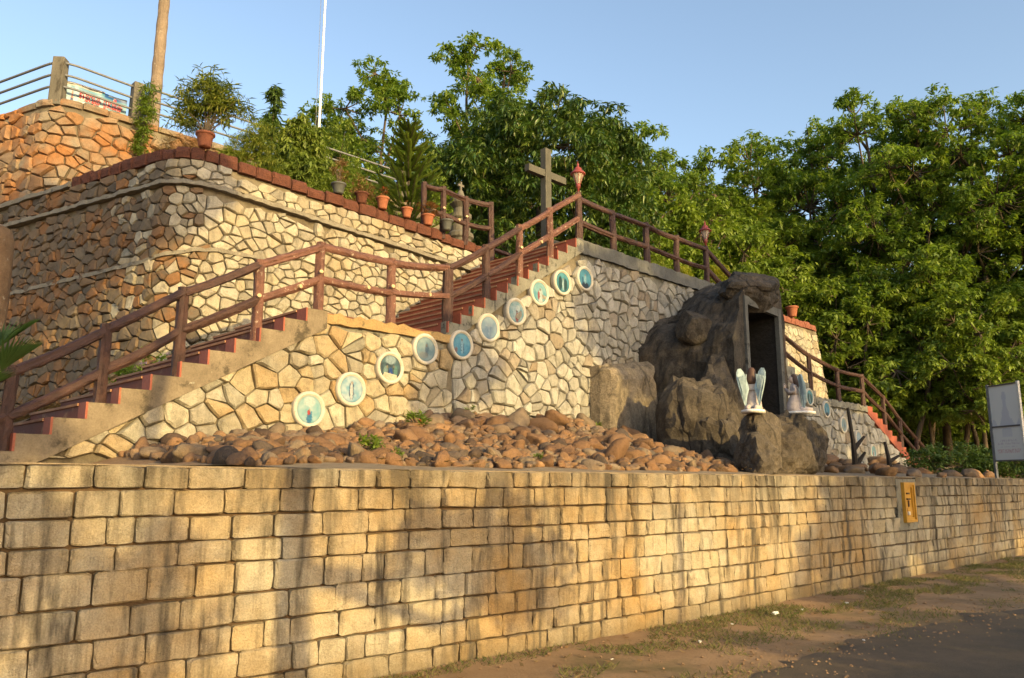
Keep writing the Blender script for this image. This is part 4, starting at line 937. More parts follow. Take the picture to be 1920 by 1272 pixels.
# ------------------------------------------------------------------ angel statues
def angel(label, base, face, H):
    """kneeling, facing the world angle face; built in a local frame (x right, y forward)"""
    t = thing('angel_statue', label, 'statue', base); t.rotation_euler = (0, 0, face - math.pi / 2); t.scale = (H, H, H)
    def L(mb, name, mat, par=t, smooth=True):
        me = mesh(name, mb.v, mb.f, mat, smooth)
        if any(mb.m): me.polygons.foreach_set('material_index', mb.m)
        return link(name, me, par)
    def loft(mb, rings, n=20, m=0):
        V = []; Fc = []
        for (cx, cy, cz, rx, ry) in rings: V += [(cx + rx * math.cos(2 * math.pi * k_ / n) * (1 + fold * math.sin(7 * 2 * math.pi * k_ / n)), cy + ry * math.sin(2 * math.pi * k_ / n) * (1 + fold * math.cos(6 * 2 * math.pi * k_ / n)), cz) for k_ in range(n)]
        for i in range(len(rings) - 1):
            for k_ in range(n): Fc.append((i * n + k_, i * n + (k_ + 1) % n, i * n + n + (k_ + 1) % n, i * n + n + k_))
        Fc.append(tuple(range(n - 1, -1, -1))); Fc.append(tuple((len(rings) - 1) * n + k_ for k_ in range(n))); mb.add(V, Fc, m)
    mb = MB(); fold = 0.0; loft(mb, [(0, -.10, 0, .25, .36), (0, -.10, .05, .24, .35), (0, -.10, .06, .2, .3)]); L(mb, 'base', M['white'])
    # robe, torso, neck and head grow as one surface; the lower legs trail behind
    mb = MB(); fold = .035
    loft(mb, [(0, .0, .05, .19, .20), (0, .02, .12, .18, .19), (0, .03, .25, .165, .16), (0, .01, .38, .135, .125), (0, 0, .47, .115, .095), (0, .0, .56, .13, .10), (0, .0, .64, .145, .095), (0, 0, .685, .12, .08), (0, .005, .71, .05, .05), (0, .012, .745, .042, .045)])
    fold = 0
    mb.m = [0] * len(mb.f); k0 = len(mb.f)
    loft(mb, [(0, .015, .735, .04, .043), (0, .028, .765, .058, .066), (0, .03, .82, .074, .083), (0, .022, .87, .073, .083), (0, .012, .915, .055, .062), (0, .008, .94, .02, .02)], m=1)
    mb.tube([(0, .10, .815), (0, .125, .80), (0, .11, .79)], [.012, .016, .01], 6, 1)          # nose
    for s in (-1, 1):
        mb.tube([(s * .13, 0, .65), (s * .175, .01, .54), (s * .15, .11, .50), (s * .03, .20, .60)], [.05, .048, .044, .03], 10, 0)     # sleeves
        mb.tube([(s * .03, .20, .60), (s * .012, .22, .66), (s * .006, .225, .71)], [.024, .026, .012], 8, 1)                            # praying hands
        mb.tube([(s * .075, -.02, .11), (s * .085, -.24, .095), (s * .08, -.38, .085)], [.085, .065, .045], 10, 0)                         # shins under the robe
        for q in range(4): mb.tube([(s * .010, .222 - q * .013, .67), (s * .004, .232 - q * .014, .745 - abs(q - 1) * .008)], [.007, .004], 5, 1)
    L(mb, 'body', [M['robe'], M['skin']])
    mb = MB(); loft(mb, [(0, -.055, .60, .085, .045), (0, -.06, .68, .105, .055), (0, -.04, .76, .095, .075), (0, -.012, .83, .088, .088), (0, -.006, .90, .078, .082), (0, -.004, .95, .045, .05), (0, -.004, .965, .01, .01)]); L(mb, 'hair', M['hair'])
    mb = MB(); loft(mb, [(0, .002, .452, .128, .106), (0, .002, .485, .128, .106)]); L(mb, 'sash', M['sash'])
    for s in (-1, 1):
        out = [(.05, .50), (.10, .70), (.15, .86), (.205, .93), (.265, .92), (.295, .84), (.29, .70), (.25, .50), (.20, .32), (.155, .16), (.13, .10), (.115, .2), (.09, .36)]
        n = len(out); V = []
        cxx = sum(a for a, b in out) / n; czz = sum(b for a, b in out) / n
        for o_, kk in ((-.018, 1), (-.03, .8), (.018, 1)):
            for (a, b) in out: V.append((s * (cxx + (a - cxx) * kk), -.10 - .35 * a + o_ - .05 * math.sin(b * 5), czz + (b - czz) * kk))
        Fc = []
        for i in range(n):
            j = (i + 1) % n; Fc += [(i, j, n + j, n + i), (2 * n + i, 2 * n + j, j, i)]
        Fc.append(tuple(range(n, 2 * n))); Fc.append(tuple(range(3 * n - 1, 2 * n - 1, -1)))
        if s > 0: Fc = [f[::-1] for f in Fc]
        mb = MB(); mb.add(V, Fc); w_ = L(mb, 'wing', M['wing'], t, False)
        mb = MB()
        for q in range(6):
            a0 = .10 + q * .03; mb.tube([(s * a0, -.10 - .35 * a0 - .052 - .05 * math.sin((.80 - q * .01) * 5), .80 - q * .01), (s * (.135 + q * .012), -.10 - .35 * (.135 + q * .012) - .047 - .05 * math.sin((.25 + q * .05) * 5), .25 + q * .05)], [.012, .006], 5)
        L(mb, 'feathers', M['wing'], w_, False)
    return t
M['robe'] = plain('pale_pink_robe', (.48, .41, .38), .6); M['skin'] = plain('painted_skin', (.58, .44, .36), .5); M['hair'] = plain('brown_hair', (.085, .045, .03), .6)
M['sash'] = plain('tan_sash', (.30, .24, .20), .6); M['wing'] = plain('pale_blue_wing', (.30, .40, .43), .55)
angel('kneeling angel statue seen from behind with pale blue wings and brown hair', P(6.10, 3.80, onplane(1420, 776, 3.8)[1]), math.atan2(.93, .36), .82)
angel('praying angel statue in profile kneeling on the blackened rock', P(onplane(1492, 776, 3.2)[0], 3.2, onplane(1496, 777, 3.2)[1]), math.atan2(.22, -.97), .84)

# ------------------------------------------------------------------ pipe fences and banner
def arc_pts(path, s0, s1, off, z0, z1, n=14):
    return [path.pt(s0 + (s1 - s0) * i / n, z0 + (z1 - z0) * i / n, off) for i in range(n + 1)]
fe = thing('pipe_fence', 'grey steel pipe fence on square concrete posts along the rust coloured bastion', 'fence', BP.pt(bs_ + .6, 9.6, -.2))
sp = [bs_ - 5.2, bs_ - 2.6, bs_ + .42, be_ + 1.25, be_ + 5.2, be_ + 9.0]
for k_, s in enumerate(sp):
    x, y, nx, ny = BP.at(s); c = BP.pt(s, 0, -.24); h = .135; z0 = BTOP(s) - .16; z1 = BTOP(s) + (.98 if k_ != 3 else .9)
    mb = MB(); tx, ty = -ny, nx
    mb.hexa([(c[0] + a * tx * h + b * nx * h, c[1] + a * ty * h + b * ny * h, z0) for a, b in ((-1, -1), (1, -1), (1, 1), (-1, 1))][::-1], [(c[0] + a * tx * h * .92 + b * nx * h * .92, c[1] + a * ty * h * .92 + b * ny * h * .92, z1) for a, b in ((-1, -1), (1, -1), (1, 1), (-1, 1))][::-1])
    bevel_obj(mb.build('post', M['concrete'], fe), .02)
for k_ in range(len(sp) - 1):
    for hgt in (.30, .58, .86):
        mb = MB(); mb.tube(arc_pts(BP, sp[k_] + .1, sp[k_ + 1] - .1, -.20, BTOP(sp[k_]) + hgt, BTOP(sp[k_ + 1]) + hgt - (.08 if k_ == 2 else 0)), .028, 8); mb.build('pipe', M['steel'], fe, True)
# banner cloth hung inside the fence
bn = thing('banner', 'blue and white printed banner with red lettering tied to the bastion fence', 'banner', BP.pt(bs_ + 1.1, 9.5, -.33))
sb0, sb1, zb0, zb1 = bs_ + .60, be_ + 1.08, 9.70, 10.40; n1, n2 = 70, 26; V = []; Fc = []; C = []
for i in range(n1 + 1):
    for j in range(n2 + 1):
        a, b = i / n1, j / n2; V.append(BP.pt(sb0 + (sb1 - sb0) * a, zb0 + (zb1 - zb0) * b, -.38 + .012 * math.sin(a * 17 + b * 3)))
        n_ = fbm((a * 6, b * 3, 2)); t_ = min(1, max(0, .25 + .9 * a * (b) + .25 * n_ + .3 * (b - .7)))
        c = [x0 + (x1 - x0) * t_ for x0, x1 in zip((.55, .72, .76), (.04, .30, .52))]
        fx, fy = (a - .17) / .065, (b - .50) / .30
        if abs(fx) < 1 and abs(fy) < 1:
            if fy < .25 and abs(fx) < .95 - .5 * (fy + 1) / 1.3: c = [.03, .06, .22]
            if (fx / .42) ** 2 + ((fy - .45) / .45) ** 2 < 1: c = [.50, .22, .17]
            if (fx / .3) ** 2 + ((fy + .35) / .18) ** 2 < 1: c = [.7, .6, .55]
        if b > .93 and a < .62: c = [.72, .70, .66]
        if b > .86 and a > .66: c = [.02, .12, .42]
        if b > .95 and a > .72: c = [.45, .55, .62]
        C.append([q_ * .55 for q_ in c])
for i in range(n1):
    for j in range(n2): Fc.append((i * (n2 + 1) + j, (i + 1) * (n2 + 1) + j, (i + 1) * (n2 + 1) + j + 1, i * (n2 + 1) + j + 1))
o = obj('cloth', V, Fc, M['print'], bn); ca = o.data.color_attributes.new('print', 'FLOAT_COLOR', 'POINT'); ca.data.foreach_set('color', [w for c_ in C for w in (*c_, 1)])
mb = MB(); mb.tube(arc_pts(BP, sb0, sb0 + (sb1 - sb0) * .66, -.37, zb1 + .01, zb1 + .01, 10), .022, 8); mb.build('rolled_hem', M['white'], bn, True)
redink = plain('red_lettering', (.42, .012, .02), .5); whiteink = plain('white_outline', (.5, .5, .48), .5)
def text_on_path(body, s0, z0, height, path, off, mat, name, parent, bold=0.0, target_w=None):
    cu = bpy.data.curves.new(name, 'FONT'); cu.body = body; cu.size = 1; cu.offset = bold
    to = bpy.data.objects.new(name, cu); COL.objects.link(to); bpy.context.view_layer.update()
    me = bpy.data.meshes.new_from_object(to.evaluated_get(bpy.context.evaluated_depsgraph_get())); bpy.data.objects.remove(to)
    if not len(me.vertices): return
    xs = [v.co.x for v in me.vertices]; w = max(xs) - min(xs); k_ = height; kx = target_w / w if target_w else height
    L_ = wloc(parent)
    for v in me.vertices: v.co = Vector(path.pt(s0 + (v.co.x - min(xs)) * kx, z0 + v.co.y * k_, off)) - L_
    me.materials.clear(); me.materials.append(mat); link(name, me, parent)
WB = sb1 - sb0
for bold, mat, off in ((.045, whiteink, -.352), (.02, redink, -.346)):
    text_on_path('ഇടവക നവീക', sb0 + WB * .30, 10.06, .31, BP, off, mat, 'lettering', bn, bold, WB * .64)
    text_on_path('വാർഷി', sb0 + WB * .33, 9.79, .31, BP, off, mat, 'lettering', bn, bold, WB * .36)
# white pipe fence behind the platform
wf = thing('pipe_fence', 'white pipe fence with short concrete posts behind the cross platform', 'fence', P(14, -5, 7.15))
for k_, u in enumerate([9.8, 11.9, 14.0, 16.1, 18.2, 20.3]):
    mb = MB(); mb.boxuv(u - .1, u + .1, -5.1, -4.9, 7.0, 8.15); bevel_obj(mb.build('post', M['concrete'], wf), .015)
    if k_ < 5:
        for z in (7.45, 7.78, 8.1):
            mb = MB(); mb.tube([P(u + .09, -4.88, z), P(u + 2.01, -4.88, z)], .026, 8); mb.build('pipe', M['whitepipe'], wf, True)
# flag pole, palm trunk, stair-foot pillar
a = aty(598, 245, 25.4); b = aty(612, 0, 25.4)
fp = thing('flag_pole', 'tall slim white flag pole standing on the upper terrace', 'pole', (a.x, 25.4, 9.58))
mb = MB(); mb.tube([(a.x - .02, 25.4, 9.5), (a.x, 25.4, 13.4), (a.x + .02, 25.4, 20.5)], [.055, .045, .035], 10); mb.build('pole_shaft', M['white'], fp, True)
mb = MB(); mb.tube([(a.x - .10, 25.38, 10.5), (a.x - .14, 25.38, 20.4)], .008, 5); mb.build('halyard', M['steel'], fp)
mb = MB(); mb.lathe([(.075, 0), (.075, .12), (.06, .13), (.06, .22)], (a.x - .005, 25.4, 13.0), 12); mb.build('collar', M['steel'], fp)
a = aty(291, 190, 21.5); pm = thing('coconut_palm', 'bare leaning coconut palm trunk behind the bastion fence', 'tree', (a.x, 21.5, 9.58))
pts = []; rad = []
for i in range(40):
    z = 9.4 + i * .32; pts.append((a.x - .03 + .012 * (z - 9.4), 21.5 + .05 * math.sin(z * .3), z)); rad.append(.175 - .0016 * i + (.012 if i % 2 else 0))
mb = MB(); mb.tube(pts, rad, 14, wob=.05, seed=3); mb.build('trunk', M['palmbark'], pm)
top = Vector(pts[-1]); V = []; Fc = []; r = random.Random(5)
for k_ in range(16):                                   # crown of fronds high above the frame
    az = k_ * 2.4; d = Vector((math.cos(az), math.sin(az), 0)); el = r.uniform(.1, 1.0); prev = None
    for i in range(26):
        t_ = i / 25; c = top + d * (3.6 * t_ * math.cos(el * .5)) + Vector((0, 0, 3.0 * t_ * math.sin(el) - 2.6 * t_ * t_))
        for s in (-1, 1):
            sd_ = Vector((-d.y, d.x, 0)) * s; l = .75 * math.sin(math.pi * min(.97, t_ * .9 + .08)); tip = c + sd_ * l + d * .25 + Vector((0, 0, -.35 * l)); kk = len(V)
            V += [c, c + d * .07, tip]; Fc.append((kk, kk + 1, kk + 2))
obj('crown', V, Fc, M['bright'], pm)
a = aty(-14, 420, 9.35); pl = thing('weathered_pillar', 'mottled brown rounded pillar at the foot of the lower stair', 'pillar', (a.x, 9.35, 1.85))
mb = MB(); mb.lathe([(.30, -.1), (.29, .4), (.275, 1.2), (.26, 2.0), (.25, a.z - 2.05), (.215, a.z - 1.92), (.12, a.z - 1.86), (.02, a.z - 1.85)], (a.x, 9.35, 1.85), 22)
mb.v = [(x + .03 * fbm((x * 3, y * 3, z * 2)), y + .03 * fbm((y * 3, z * 2, x)), z) for x, y, z in mb.v]
mb.build('pillar_body', rough_mat('mottled_pillar', (.24, .155, .085), (.15, .09, .05), 6, bs=24, bump=.9, bd=.03, spots=(.40, .36, .28), spot_scale=11, spot_lo=.6), pl, True)

# ------------------------------------------------------------------ sign board on the far side
A = aty(1859, 800, 20.6); B = aty(1917, 800, 19.7); d = (B - A); d.z = 0; w = d.length; d.normalize(); nrm = Vector((d.y, -d.x, 0))
zt, zb = aty(1858, 724, 20.6).z, aty(1861, 866, 20.6).z; A.z = 0
sg = thing('sign_board', 'tall white sign board on steel posts, faint print showing through its back', 'sign', (A.x, A.y, 1.75))
def S(a, z, o): return tuple(A + d * a + nrm * o + Vector((0, 0, z)))
V = []; Fc = []; C = []; n1, n2 = 44, 80
for i in range(n1 + 1):
    for j in range(n2 + 1):
        x, y = i / n1, j / n2; V.append(S(.03 + (w - .06) * x, zb + .03 + (zt - zb - .06) * y, 0)); c = np.array([.66, .65, .62]); X = x - .5
        if y > .40:
            hw = np.interp(y, [.40, .62, .70, .80, .82, .9, .92], [.16, .13, .07, .05, .08, .06, 0]) if y < .92 else 0
            if abs(X) < hw: c = np.array([.52, .52, .56])
            elif y < .50 + .05 * math.sin(x * 21) and y > .42: c = np.array([.52, .53, .57])
        elif y > .30 and abs(X) < .17: c = np.array([.57, .57, .59])
        for (yc, hh, wl, col) in ((.255, .012, .3, (.54, .50, .53)), (.215, .012, .38, (.54, .49, .52)), (.175, .012, .28, (.54, .50, .53)), (.115, .026, .40, (.58, .42, .42))):
            if abs(y - yc) < hh and abs(X) < wl and fbm((x * 30, y * 60, 9)) > -.05: c = np.array(col)
        C.append(c)
for i in range(n1):
    for j in range(n2): Fc.append((i * (n2 + 1) + j, (i + 1) * (n2 + 1) + j, (i + 1) * (n2 + 1) + j + 1, i * (n2 + 1) + j + 1))
o = obj('sheet', V, Fc, M['print'], sg); ca = o.data.color_attributes.new('print', 'FLOAT_COLOR', 'POINT'); ca.data.foreach_set('color', [q for c_ in C for q in (*c_, 1)])
def sbar(name, a0, a1, z0, z1, o0, o1, mat):
    mb = MB(); mb.hexa([S(a0, z0, o0), S(a1, z0, o0), S(a1, z0, o1), S(a0, z0, o1)][::-1], [S(a0, z1, o0), S(a1, z1, o0), S(a1, z1, o1), S(a0, z1, o1)][::-1]); mb.build(name, mat, sg)
dsteel = plain('dark_steel', (.13, .13, .14), .45, .5)
sbar('post', -.03, .028, 1.65, zt + .02, -.03, .03, M['steel']); sbar('post', w - .028, w + .03, 1.65, zt + .02, -.03, .03, M['whitepipe'])
zm = zb + (zt - zb) * .44
for nm, z0 in (('frame_bar', zb), ('frame_bar', zm), ('frame_bar', zt - .04)): sbar(nm, .03, w - .03, z0, z0 + .035, -.024, .024, dsteel)

# ------------------------------------------------------------------ foliage
def leaf_mesh(name, base, dirs, ups, L, W, mat, fold=.18, bend=.0):
    """base, dirs, ups: (n,3) arrays; kite shaped leaves"""
    n = len(base); side = np.cross(dirs, ups); side /= np.linalg.norm(side, axis=1)[:, None] + 1e-9; nor = np.cross(side, dirs)
    L = np.broadcast_to(np.asarray(L, float), (n,))[:, None]; W = np.broadcast_to(np.asarray(W, float), (n,))[:, None]
    mid = base + dirs * L * .45
    v = np.stack([base, mid + side * W * .5 - nor * W * fold, base + dirs * L - nor * L * bend, mid - side * W * .5 - nor * W * fold], 1).reshape(-1, 3)
    me = bpy.data.meshes.new(name); me.vertices.add(4 * n); me.vertices.foreach_set('co', v.astype(np.float32).ravel())
    tri = (np.arange(n)[:, None] * 4 + np.array([[0, 1, 2, 0, 2, 3]])).ravel().astype(np.int32)
    me.loops.add(6 * n); me.loops.foreach_set('vertex_index', tri); me.polygons.add(2 * n)
    me.polygons.foreach_set('loop_start', np.arange(0, 6 * n, 3, dtype=np.int32)); me.polygons.foreach_set('loop_total', np.full(2 * n, 3, np.int32))
    me.materials.append(mat); me.update(calc_edges=True); me.validate()
    return me
def unit(a): return a / (np.linalg.norm(a, axis=1)[:, None] + 1e-9)
def rosettes(g, tips, n, lo, hi, spread=.08):
    """n leaves round every tip; elevation lo..hi radians"""
    k = len(tips) * n; b = np.repeat(tips, n, 0) + g.normal(size=(k, 3)) * spread
    az = g.uniform(0, 2 * np.pi, k); el = g.uniform(lo, hi, k)
    d = np.c_[np.cos(az) * np.cos(el), np.sin(az) * np.cos(el), np.sin(el)]
    return b, d, unit(np.c_[g.normal(size=(k, 2)) * .35, np.ones(k)])
def blob_tips(g, ell, n_cl, per, cr, flat=.6, surf=.55):
    """clump centres inside ellipsoids biased to the skin, tips spread over little domes"""
    C = []
    w = np.array([e[3] * e[4] * e[5] for e in ell]) ** .67; w /= w.sum()
    for e, q in zip(ell, w):
        m_ = max(2, int(n_cl * q)); d = unit(g.normal(size=(m_, 3))); r = surf + (1 - surf) * g.uniform(0, 1, m_) ** .6
        C.append(np.array(e[:3]) + d * r[:, None] * np.array(e[3:6]))
    C = np.concatenate(C); k = len(C) * per; d = unit(g.normal(size=(k, 3))); d[:, 2] = np.abs(d[:, 2]) * flat * g.choice([1, 1, 1, -.6], k)
    s = np.repeat(g.uniform(.7, 1.3, len(C)), per)
    return C, np.repeat(C, per, 0) + d * cr * s[:, None] * g.uniform(.55, 1.0, k)[:, None]
def wood(g, H, r0, limbs, C, lean=(0, 0), frac=.5, twig=.02):
    """tapered trunk, limbs to limb points and twigs to the clumps"""
    mb = MB(); k = 12; pts = [Vector((lean[0] * (i / k) + .05 * H * .2 * math.sin(i * .8 + r0 * 40), lean[1] * (i / k), H * i / k)) for i in range(k + 1)]
    mb.tube(pts, [r0 * (1 - .78 * i / k) * (1.25 if i == 0 else 1) for i in range(k + 1)], 9, wob=.07, seed=int(r0 * 1000))
    ends = []
    for e in limbs:
        e = Vector(e); z0 = max(H * .28, min(H * .9, e.z - .9 * math.hypot(e.x, e.y) - .3)); t_ = z0 / H; i = min(k - 1, int(t_ * k)); a = pts[i].lerp(pts[i + 1], t_ * k - i)
        m1 = a.lerp(e, .5) + Vector((0, 0, .12 * (e - a).length * -1)) + Vector(g.normal(size=3) * .15)
        rr = r0 * .42; mb.tube([a, m1, e], [rr, rr * .7, rr * .35], 6, wob=.08, seed=3); ends += [m1, e]
    ends += pts[int(k * .5):]
    E_ = np.array([q[:] for q in ends])
    for c in C[::1]:
        j = np.argmin(((E_ - c) ** 2).sum(1)); a = Vector(E_[j]); c_ = Vector(c); m1 = a.lerp(c_, .55) + Vector((0, 0, -.08 * (c_ - a).length))
        mb.tube([a, m1, c_], [twig * 1.8, twig * 1.2, twig * .5], 4, cap=False)
    return mesh('trunk', mb.v, mb.f, M['bark'], True)
def rubber_tree(seed, H, W_, base_frac, n_cl=170, per=8, n_leaf=13, L=.23, Wd=.085, mat='rubber'):
    g = np.random.default_rng(seed); ell = []; limbs = []
    zc0 = H * base_frac; nb = 13
    for i in range(nb):
        t_ = (i + .5) / nb; z = zc0 + (H - zc0) * t_; rmax = W_ * (math.sin(math.pi * min(1, .18 + .80 * t_)) ** .7) * .62
        az = i * 2.4 + g.uniform(-.5, .5); rr = rmax * g.uniform(.45, 1.0); c = (math.cos(az) * rr, math.sin(az) * rr, z)
        s = W_ * g.uniform(.24, .38) * (1.1 - .35 * t_); ell.append((*c, s, s, s * g.uniform(.75, 1.15))); limbs.append(c)
    C, tips = blob_tips(g, ell, n_cl, per, .48)
    b, d, u = rosettes(g, tips, n_leaf, -1.15, .35, .05)
    k = len(b); lm = leaf_mesh('crown', b, d, u, g.uniform(.75, 1.2, k) * L, g.uniform(.8, 1.2, k) * Wd, M[mat], bend=.12)
    return wood(g, H * .96, .02 * H ** .8, limbs, C), lm
def place_tree(name, label, tw, loc, rot=0, s=1.0, sz=None, cat='tree', group=None):
    t = thing(name, label, cat, loc, group); t.rotation_euler = (0, 0, rot); t.scale = (s, s, sz or s)
    link('trunk', tw[0], t); link('crown', tw[1], t); return t
rt = [rubber_tree(101, 10.5, 3.6, .38), rubber_tree(102, 13.0, 3.2, .42, 165), rubber_tree(103, 15.5, 4.8, .30, 340, 8, 13), rubber_tree(104, 15.0, 5.2, .26, 360, 8, 13), rubber_tree(105, 6.5, 3.2, .25, 150, 8, 12, .25, .095, 'bright')]
# mango tree: dense dome of long drooping leaves
g = np.random.default_rng(55); ell = [(0, 0, 4.8, 2.9, 2.9, 3.3)]
for i in range(34):
    az = i * 2.4; zz = 1.7 + 6.0 * (i + .5) / 34; rr = 2.75 * math.sqrt(max(.03, 1 - ((zz - 4.3) / 3.7) ** 2)) * g.uniform(.88, 1.05); s = g.uniform(.7, 1.1); ell.append((math.cos(az) * rr, math.sin(az) * rr, zz, s, s, s * .85))
C, tips = blob_tips(g, ell, 760, 8, .40, .7, .78)
b, d, u = rosettes(g, tips, 11, -1.35, .25, .04); k = len(b)
mango = (wood(g, 6.8, .30, [(e[0] * .8, e[1] * .8, e[2]) for e in ell[1:12]], C[::9]), leaf_mesh('crown', b, d, u, g.uniform(.8, 1.25, k) * .25, g.uniform(.8, 1.2, k) * .062, M['mango'], bend=.18))
def at_ground(px, Y, z): q = aty(px, 600, Y); return ((px - 960) / (1500 * math.cos(TILT)) * Y * .99, Y, z)
place_tree('mango_tree', 'dense dark mango tree with drooping leaves behind the cross', mango, at_ground(1018, 27.0, 6.7), 1.0, 1.14, 1.0)
G1 = 'rubber trees behind the terraces'
place_tree('rubber_tree', 'open crowned rubber tree behind the slim flag pole', rt[0], at_ground(705, 31, 8.2), .5, .99, None, group=G1)
place_tree('rubber_tree', 'tallest rubber tree with a split top beside the mango', rt[1], at_ground(872, 32, 7.6), 2.2, .99, None, group=G1)
place_tree('rubber_tree', 'slender rubber tree pressed against the mango crown', rt[1], at_ground(945, 34.5, 7.6), 4.2, 1.04, None, group=G1)
place_tree('rubber_tree', 'small pale rubber tree between the potted shrubs and flag pole', rt[0], at_ground(590, 33, 8.0), 3.1, .93, None, group=G1)
place_tree('rubber_tree', 'bushy low rubber tree filling the gap above the railing', rt[0], at_ground(790, 36, 7), 5.1, .95, None, group=G1)
place_tree('rubber_tree', 'thin rubber tree rising just past the mango crown', rt[1], at_ground(1212, 36, 3), 1.2, 1.1, 1.16, group=G1)
G2 = 'rubber trees of the plantation beyond the grotto'
spec = [(1265, 38, 4.5, 2, .84, .4, 'rubber tree with a lower crown above the platform railing'), (1335, 40, 3, 1, 1.2, 2.0, 'spindly rubber tree with open top above the far lantern'), (1440, 41, 2.2, 2, 1.12, 3.3, 'leafy rubber tree rising directly behind the grotto roof'), (1550, 41, 2.2, 3, 1.2, 4.0, 'broad rubber tree with pale limbs beyond the sunlit wall'),
        (1665, 37, 2.2, 2, 1.16, 5.2, 'tall rubber tree above the lowest far steps'), (1765, 36, 2.2, 3, 1.13, .9, 'wide rubber tree leaning over the far railing end'), (1868, 35, 2.2, 2, 1.08, 2.6, 'rubber tree directly behind the white sign board'), (1985, 36, 2.2, 3, 1.15, 1.5, 'rubber tree on the road side past the sign board'), (2080, 33, 2.2, 2, 1.1, 3.5, 'last rubber tree along the road past the sign'), (2260, 36, 1.8, 3, 1.1, .3, 'rubber tree at the road bend past the block wall'), (2420, 40, 1.5, 2, 1.15, 2.3, 'rubber tree far down the road past the block wall'), (2350, 48, 1.5, 3, 1.2, 4.3, 'rear rubber tree at the far road bend')]
for px, Y, z, k_, s, ro, lb in spec: place_tree('rubber_tree', lb, rt[k_], at_ground(px, Y, z), ro, s, None, group=G2)
for i, (px, Y, k_, s) in enumerate([(1300, 48, 3, 1.12), (1400, 50, 2, 1.2), (1490, 47, 3, 1.2), (1600, 49, 2, 1.28), (1710, 47, 3, 1.25), (1810, 48, 2, 1.25), (1920, 47, 3, 1.2), (2040, 46, 2, 1.2), (1180, 46, 3, 1.0), (1080, 44, 3, .9), (960, 46, 3, .95), (840, 45, 2, .85), (720, 44, 3, .8), (620, 45, 2, .75)]):
    place_tree('rubber_tree', 'rubber tree in the shaded second row behind the front plantation trees', rt[k_], at_ground(px, Y, 2.5 if px > 1250 else 6.0), i * 1.7, s, None, group='second row of plantation trees')
for i, (px, Y, s, lb) in enumerate([(1590, 35, 1.15, 'sunlit young rubber tree just past the end of the sunlit wall'), (1660, 34.5, 1.1, 'bright young tree standing over the far railing'), (1735, 34, 1.0, 'young leafy tree above the foot of the far stair'), (1835, 32, 1.0, 'young tree leaning beside the sign board'), (1500, 39, 1.3, 'young tree behind the terracotta pot on the far wall'), (1905, 33, 1.0, 'young tree showing past the edge of the sign board'), (1345, 34, 1.0, 'low bright tree behind the far lantern'), (1130, 33, .9, 'low light green tree right of the mango trunk'), (1240, 34, 1.1, 'low bright tree behind the platform railing'), (1430, 36, 1.1, 'low leafy tree rising behind the grotto roof'), (1395, 40, 1.4, 'young tree filling the gap above the descending railing')]):
    place_tree('young_rubber_tree', lb, rt[4], at_ground(px, Y, (2.6 if px > 1520 else 6.0) if px > 1420 else 6.9), i * 1.3, s, None, group='young trees at the plantation edge')
for i, (px, Y, s) in enumerate([(1600, 42, .8), (1680, 41, .85), (1750, 40, .8), (1820, 42, .9), (1890, 40, .85), (1960, 38, .8), (1640, 45, .9), (1780, 46, .9), (1860, 45, .9)]):
    place_tree('undergrowth_tree', 'low leafy sapling in the shade between the plantation trunks', rt[4], at_ground(px, Y, 1.4), i * 2.1, s, s * .8, group='saplings between the plantation trunks')
# bare leaning trunks in the understorey
r = random.Random(3)
for i, (px, Y, lean) in enumerate([(1595, 34, .9), (1640, 36, -.6), (1700, 33, 1.6), (1735, 38, .4), (1790, 34, 1.2), (1822, 37, -.5), (1880, 33, .8), (1668, 40, .3)]):
    q = at_ground(px, Y, 2.0); t = thing('slim_tree', 'slim bare leaning trunk in the shade of the plantation', 'tree', q, 'slim trunks under the plantation canopy')
    pts = [(q[0] + lean * (k_ / 8) ** 1.3 * 1.3 + .06 * math.sin(k_ * 1.7 + i), q[1], q[2] - .3 + k_ * .95) for k_ in range(9)]
    mb = MB(); mb.tube(pts, [.13 * (1 - .07 * k_) for k_ in range(9)], 8, wob=.08, seed=i); mb.build('trunk', M['bark'], t, True)
    e = np.array([pts[-1]]) - np.array(q); C, tips = blob_tips(np.random.default_rng(i), [(*e[0], 1.0, 1.0, .8)], 14, 6, .4); b, d, u = rosettes(np.random.default_rng(i + 9), tips, 10, -1.1, .3, .05)
    link('crown', leaf_mesh('crown', b, d, u, .25, .09, M['rubber'], bend=.1), t)
# far wood closing the view
g = np.random.default_rng(9); ell = [(x, 62 + 6 * math.sin(x), 7.5 + 1.5 * math.sin(x * .7), 4.2, 3.5, 6.5) for x in np.arange(-14, 48, 4.5)]
ell += [(x, 54 + 4 * math.sin(x * 2), 3.6, 4, 3, 3.4) for x in np.arange(2, 46, 3.5)]
C, tips = blob_tips(g, ell, 1900, 5, .9); b, d, u = rosettes(g, tips, 9, -1.0, .5, .1); k = len(b)
tag(link('far_wood', leaf_mesh('far_wood', b, d, u, .6, .26, M['rubber']), None, 'stuff'), 'dark mass of distant trees closing the view behind the plantation', 'wood')

